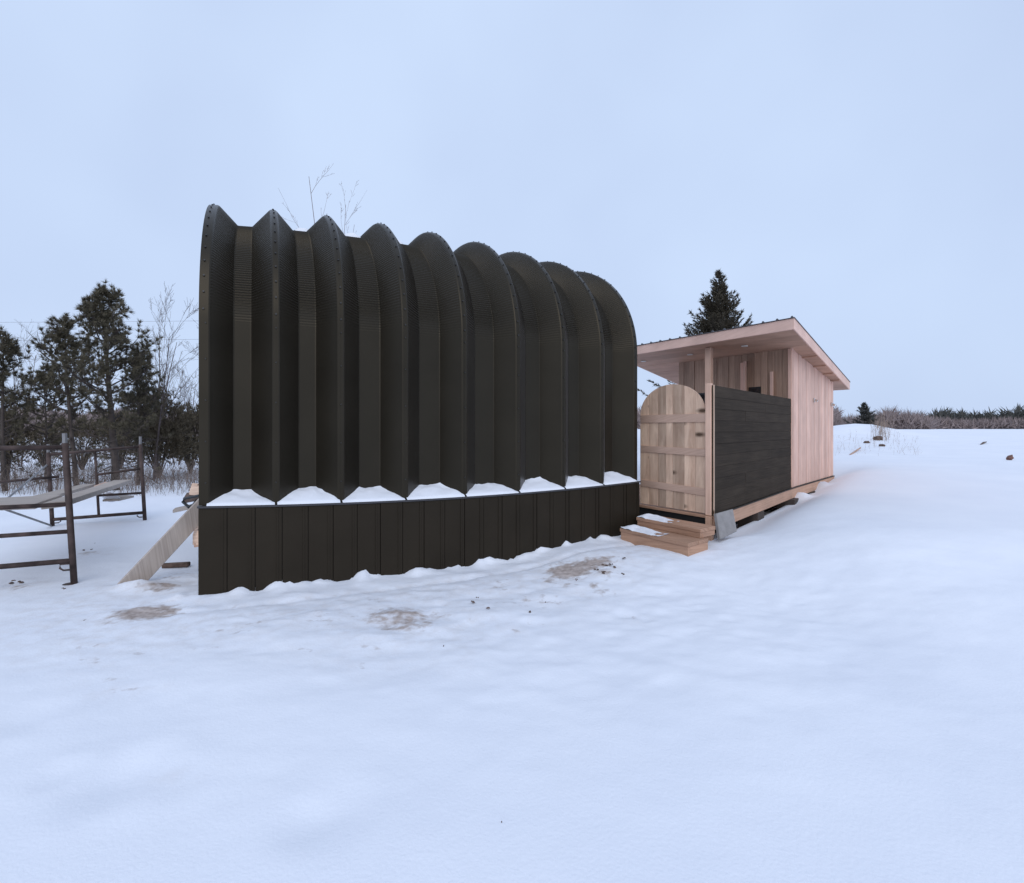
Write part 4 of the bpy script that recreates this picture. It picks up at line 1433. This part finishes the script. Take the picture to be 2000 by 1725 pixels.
# bare trees against the sky
make_bare(on_ground(298, 15.0), at(0, 600, 15.0)[2], 31, 'bare many stemmed tree between the tallest pine and the hut', 'bare trees around the hut', nlead=3, spread=.33, r0=.026, lev=3, mat='bark_grey')
make_bare(on_ground(392, 16.5), at(0, 650, 16.5)[2], 32, 'bare tree partly hidden behind the left edge of the hut', 'bare trees around the hut', nlead=3, spread=.45, r0=.03, lev=3, mat='bark_grey')
make_bare(on_ground(40, 20.0), at(0, 655, 20.0)[2], 33, 'faint bare tree behind the ragged pine at the picture edge', 'bare trees around the hut', nlead=2, spread=.5, r0=.03, lev=3, mat='bark_grey')
make_bare(on_ground(345, 21.0), at(0, 720, 21.0)[2], 36, 'small bare tree above the dark bush left of the hut', 'bare trees around the hut', nlead=3, spread=.5, r0=.025, lev=3, mat='bark_grey')
make_bare(on_ground(668, 13.5), at(0, 318, 13.5)[2], 34, 'thin bare treetop rising behind the second hollow of the hut roof', 'bare trees around the hut', nlead=1, spread=.36, r0=.024, lev=3, lean=(-.21, 0), bl=.55, minr=.0024)
make_bare(on_ground(600, 14.5), at(0, 362, 14.5)[2], 35, 'faint bare treetop rising behind the third hollow of the hut roof', 'bare trees around the hut', nlead=2, spread=.33, r0=.018, lev=3, bl=.45, minr=.002, div=.05, lean=(.2, 0))


# spruce behind the shed
def make_spruce(base, h, rad, seed, label, name='spruce_tree', group=None, nw=60, per=11, mat='spruce', bl=.16, bw=.032):
    r = np.random.default_rng(seed)
    root = thing(name, base, label, 'spruce tree', group)
    mb = MB(); mb.tube([base - V(0, 0, .2), base + V(0, 0, h * .5), base + V(.03, 0, h)], [.017 * h, .01 * h, .0015 * h], 8)
    mb.build('trunk', M['bark'], root, smooth=True)
    br = MB(); cs, ds = [], []
    for k in range(nw):
        f = ((k + r.random()) / nw) ** .92
        z = h * (.05 + .94 * f)
        L0 = rad * (1 - f) ** .95 + .045
        irr = 1 + .14 * math.sin(f * 31 + seed)
        nbr = max(4, int(per * min(1, .45 + 1.4 * (1 - f))))
        for j in range(nbr):
            az = r.uniform(0, 6.28)
            L = L0 * r.uniform(.5, 1.08) * irr
            if r.random() < .06:
                L *= 1.18
            p0 = base + V(.03 * f, 0, z)
            pts = curve_pts(p0, V(math.cos(az), math.sin(az), -.05 + .75 * f), L, 5, V(0, 0, .55), r)
            br.tube(pts, [.014 * (1 - .17 * q) for q in range(6)], 3, cap=False)
            m_ = max(3, int(L * 8))
            for q in range(m_):
                g = (q + .6) / m_ * 5
                i = min(int(g), 4)
                pp = pts[i] + (pts[i + 1] - pts[i]) * (g - i)
                dd = unit(pts[i + 1] - pts[i])
                sv = unit(np.cross(dd, V(0, 0, 1)))
                for s_ in (-1, 1):
                    l2 = (.06 + .24 * (1 - g / 5.6)) * min(1, L / .8)
                    d3 = unit(dd * .9 + sv * s_ * .7 + V(0, 0, r.uniform(-.25, .25)))
                    cs.append(pp + d3 * l2 * .3); ds.append(d3)
                    if l2 > .08:
                        cs.append(pp + d3 * l2 * .8); ds.append(d3)
            cs.append(pts[-1]); ds.append(unit(pts[-1] - pts[-2]))
    for q in range(3):
        cs.append(base + V(.03, 0, h - .12 * q)); ds.append(V(0, 0, 1.))
    br.build('branches', M['bark'], root)
    fastmesh('needles', blades(np.array(cs), np.array(ds), bl, bw, .30, 4, r), 3, M[mat], root)
    return root


b0 = on_ground(1403, 21)
make_spruce(b0, at(0, 530, 21)[2] - b0[2], 2.9, 41, 'dark pointed spruce rising behind the shed roof')

# ------------------------------------------------------------------ brush and weeds near the pines (nobody could count the stems)
r = np.random.default_rng(50)


def stems(name, n, ufn, yfn, hfn, mat, label, seed, width=.008, lean=.25, branch=2):
    r = np.random.default_rng(seed)
    out = []
    Y = yfn(r, n); u = ufn(r, n)
    x = (u - 1000) / FPX * Y
    z = ground_z(x, Y)
    p = np.stack([x, Y, z - .03], -1)
    d = np.stack([r.normal(0, lean, n), r.normal(0, lean, n), np.ones(n)], -1)
    d /= np.linalg.norm(d, axis=1)[:, None]
    L = hfn(r, n, u, Y)[:, None]
    wv = (np.abs(Y) / 12).clip(.6, 12)[:, None] * width

    def seg(p, d, L, w):
        side = np.cross(d, r.normal(0, 1, d.shape)); side /= np.linalg.norm(side, axis=1)[:, None]
        o_ = np.empty((len(p) * 3, 3))
        o_[0::3] = p - side * w / 2; o_[1::3] = p + side * w / 2; o_[2::3] = p + d * L
        return o_
    out.append(seg(p, d, L, wv))
    for b_ in range(branch):
        f = r.uniform(.3, .9, (n, 1))
        q = p + d * L * f
        d2 = d + r.normal(0, .55, d.shape); d2 /= np.linalg.norm(d2, axis=1)[:, None]
        out.append(seg(q, d2, L * r.uniform(.25, .55, (n, 1)), wv * .7))
    o = fastmesh(name, np.vstack(out), 3, M[mat])
    return tag(o, label, None, None, 'stuff')


stems('brush', 1700, lambda r, n: r.uniform(-60, 400, n), lambda r, n: r.uniform(11.3, 15.5, n),
      lambda r, n, u, Y: r.uniform(.15, .75, n) * (.6 + .6 * r.random(n)), 'brush', 'dry brown brush along the foot of the pines', 51, branch=4)
stems('brush', 700, lambda r, n: r.uniform(-60, 400, n), lambda r, n: r.uniform(17, 30, n),
      lambda r, n, u, Y: r.uniform(.3, 1.5, n), 'brush', 'bare brush in the snow field behind the pines', 52, branch=4)
# weeds and dry stalks on the right
stems('dry_weeds', 130, lambda r, n: r.normal(1722, 9, n), lambda r, n: r.uniform(22, 26, n), lambda r, n, u, Y: r.uniform(.25, .95, n), 'weed', 'dry weed stalks on the snow heap right of the shed', 53, width=.006, lean=.12)
stems('dry_weeds', 120, lambda r, n: r.uniform(1628, 1800, n), lambda r, n: r.uniform(15, 24, n), lambda r, n, u, Y: r.uniform(.1, .5, n), 'weed', 'sparse stalks scattered in the snow beyond the shed', 54, width=.004, lean=.25)

# ------------------------------------------------------------------ far woods
def far_mass(name, n, u0, u1, y0, y1, topfn, mat, label, seed, wscale=.035, L=(.25, .6), bottom=0.0):
    """a wood that reads as one mass: small leaf-sized faces filling each crown"""
    r = np.random.default_rng(seed)
    Y = r.uniform(y0, y1, n); u = r.uniform(u0, u1, n)
    x = (u - 1000) / FPX * Y
    z0 = ground_base(x, Y) - .2
    top = topfn(u, Y, r)
    z = z0 + bottom + (np.maximum(top - z0, .3) - bottom) * r.random(n) ** .85
    p = np.stack([x, Y, z], -1)
    d = np.stack([r.normal(0, .5, n), r.normal(0, .5, n), np.abs(r.normal(.7, .4, n))], -1)
    d /= np.linalg.norm(d, axis=1)[:, None]
    side = np.cross(d, r.normal(0, 1, d.shape)); side /= np.linalg.norm(side, axis=1)[:, None]
    ln = r.uniform(L[0], L[1], (n, 1)) * (Y[:, None] / 60); w = wscale * Y[:, None] / 10
    o_ = np.empty((n * 3, 3)); o_[0::3] = p - side * w; o_[1::3] = p + side * w; o_[2::3] = p + d * ln * 2
    o = fastmesh(name, o_, 3, M[mat])
    return tag(o, label, None, None, 'stuff')


def ztop(v, Y):
    return CAMZ - (v - HZ) / FPX * Y


def top_brush(u, Y, r):
    v = 821 - 11 * fbm(u / 26.0, Y * 0, 71, 3) * 1.6 + np.interp(u, [1600, 1640, 1690, 1730, 1790, 1812, 2100], [10, 12, 2, -4, 0, 12, 15])
    return ztop(v, Y)


def top_con(u, Y, r):
    saw = np.abs(((u / 9.3 + 3 * vnoise(u / 37, u * 0, 5)) % 1.0) - .5) * 2
    v = 820 - 10 * fbm(u / 45.0, u * 0, 81, 3) - 14 * saw ** 2 * (.3 + 1.2 * (vnoise(u / 9.3, u * 0 + 3, 9) + .5)) + np.interp(u, [1780, 1808, 1850, 2200], [14, 10, 0, 0])
    return ztop(v, Y)


far_mass('far_brush', 9000, 1600, 1815, 45, 60, top_brush, 'farbrush_hazed', 'brown leafless thicket beyond the snow field right of the shed', 61, wscale=.010, L=(.35, .9))
far_mass('far_brush', 9000, 1790, 2250, 120, 135, lambda u, Y, r: ztop(829 - 5 * fbm(u / 22., u * 0, 73, 3), Y), 'farbrush_hazed', 'low brown brush at the foot of the far conifers', 62, wscale=.012)
far_mass('far_conifers', 16000, 1790, 2250, 140, 160, top_con, 'farwood_hazed', 'dark line of conifers on the right horizon', 63, wscale=.014, L=(.2, .6))
far_mass('far_woods', 14000, -250, 560, 75, 100, lambda u, Y, r: ztop(812 - 14 * fbm(u / 40., u * 0, 75, 3), Y), 'farbrush_hazed', 'dim wood far behind the pines', 64, wscale=.016, L=(.25, .7))
far_mass('far_woods', 9000, 1180, 1640, 70, 90, lambda u, Y, r: ztop(806 - 10 * fbm(u / 30., u * 0, 77, 3), Y), 'farbrush_hazed', 'pale thicket on the horizon behind the shed', 65, wscale=.012)
# one small spruce standing clear of the thicket
b0 = on_ground(1688, 42)
make_spruce(b0, at(0, 789, 42)[2] - b0[2], 1.15, 44, 'small lone spruce in the brown thicket right of the shed', nw=20, per=5, bl=.2, bw=.05, mat='farwood_hazed')

# ------------------------------------------------------------------ odd things in the snow on the right
def lump(name, c, rx, ry, rz, mat, seed, label, cat, n=2):
    r = np.random.default_rng(seed)
    vs, fs = [], []
    nu, nv = 10, 6
    for i in range(nv + 1):
        a = math.pi * i / nv
        for j in range(nu):
            b = 2 * math.pi * j / nu
            k = 1 + (r.normal(0, .13) if 0 < i < nv else 0)
            vs.append(V(c[0] + rx * k * math.sin(a) * math.cos(b), c[1] + ry * k * math.sin(a) * math.sin(b), c[2] + rz * k * math.cos(a)))
    for i in range(nv):
        for j in range(nu):
            fs.append((i * nu + j, (i + 1) * nu + j, (i + 1) * nu + (j + 1) % nu, i * nu + (j + 1) % nu))
    mb = MB(); mb.add(vs, fs)
    return tag(mb.build(name, M[mat], None, c), label, cat)


def hit(u, v, y0=9.0):
    """where the line of sight through (u, v) meets the snow"""
    Y = np.linspace(y0, 60, 900)
    x = (u - 1000) / FPX * Y
    g = ground_z(x, Y); l = CAMZ - (v - HZ) / FPX * Y
    k = np.argmax(l < g)
    return V(x[k], Y[k], g[k])


p = hit(1972, 899); lump('rock', p + V(0, 0, .05), .075, .075, .075, 'rock', 3, 'reddish brown stone alone on the snow at the right edge', 'stone')
p = hit(1716, 860); lump('soil_clod', p + V(0, 0, .06), .19, .16, .12, 'soil', 4, 'brown soil clod showing through the snow below the weeds', 'soil clod')
p = hit(1693, 866); lump('soil_clod', p + V(0, 0, .02), .12, .1, .07, 'soil', 5, 'smaller brown clod left of the one below the weeds', 'soil clod')
p = hit(1722, 872); lump('soil_clod', p + V(0, 0, .02), .11, .1, .06, 'soil', 6, 'flat brown clod just under the larger clod by the weeds', 'soil clod')
a, b = hit(1660, 889), hit(1681, 879)
mb = MB(); mb.bar(a + V(0, 0, .0), b + V(0, 0, .07), V(.04, .1, 0), V(0, 0, .04)); tag(mb.build('buried_board', M['rim'], None, a), 'pinkish board half buried in the snow right of the shed', 'board')
a, b = hit(1915, 869), hit(1927, 866)
mb = MB(); mb.tube([a, (a + b) / 2 + V(0, 0, .05), b + V(0, 0, .05)], [.02, .035, .015], 5); tag(mb.build('dark_stick', M['soil'], None, a), 'short dark stick poking out of the snow on the right', 'stick')

# loose crumbs of soil and leaf litter near the hut
r = np.random.default_rng(90)
mb = MB()
cr_ = [(922, 1174, 9), (931, 1167, 4), (954, 1187, 8), (978, 1208, 9), (1034, 1194, 7), (1016, 1197, 3), (1066, 1176, 5), (1072, 1166, 4), (1048, 1131, 5),
       (1090, 1139, 10), (1108, 1135, 6), (1125, 1132, 9), (1145, 1130, 7), (1172, 1139, 12), (1168, 1143, 7), (1190, 1128, 5), (1216, 1120, 6), (1218, 1090, 5),
       (1200, 1106, 9), (1193, 1102, 8), (1183, 1104, 8), (1165, 1112, 9), (1178, 1118, 11), (1072, 1128, 8), (866, 1261, 4), (440, 1341, 3), (980, 1606, 3),
       (40, 1135, 12), (25, 1134, 9), (165, 1074, 8), (178, 1073, 7), (187, 1061, 5), (125, 1150, 9), (164, 1212, 8), (600, 1245, 4)]
for (u, v, s) in cr_:
    c = at_z(u, v, 0.06); c[2] = gz(c[0], c[1]); c = at_z(u, v, c[2])
    for q in range(3):
        e = s / FPX * c[1] * r.uniform(.2, .42)
        cc = c + V(r.normal(0, e * .7), r.normal(0, e * 1.2), 0)
        pts = []
        for k in range(6):
            a = 6.28 * k / 6
            pts.append(cc + V(e * math.cos(a) * r.uniform(.6, 1.2), e * math.sin(a) * r.uniform(.6, 1.2), -.004))
        top_ = [cc + (q_ - cc) * .55 + V(0, 0, e * .22 + .003) for q_ in pts]
        mb.add(pts + top_, [tuple(range(6, 12))] + [(k, (k + 1) % 6, 6 + (k + 1) % 6, 6 + k) for k in range(6)])
tag(mb.build('soil_crumbs', M['soil']), 'loose brown soil crumbs and leaf litter on the snow before the hut', None, None, 'stuff')

# power lines far behind the pines
for k, (v0, v1) in enumerate(((618, 614), (654, 650))):
    a, b = at(-900, v0 + 6, 80), at(1000, v1 + 2, 80)
    pts = [a + (b - a) * f - V(0, 0, 1.2 * 4 * f * (1 - f)) * .6 for f in np.linspace(0, 1, 24)]
    mb = MB(); mb.tube(pts, .022, 4, cap=False)
    tag(mb.build('power_line', M['wire'], None, a), ('upper' if k == 0 else 'lower') + ' thin power line crossing the sky behind the pines', 'power line', 'power lines behind the pines')
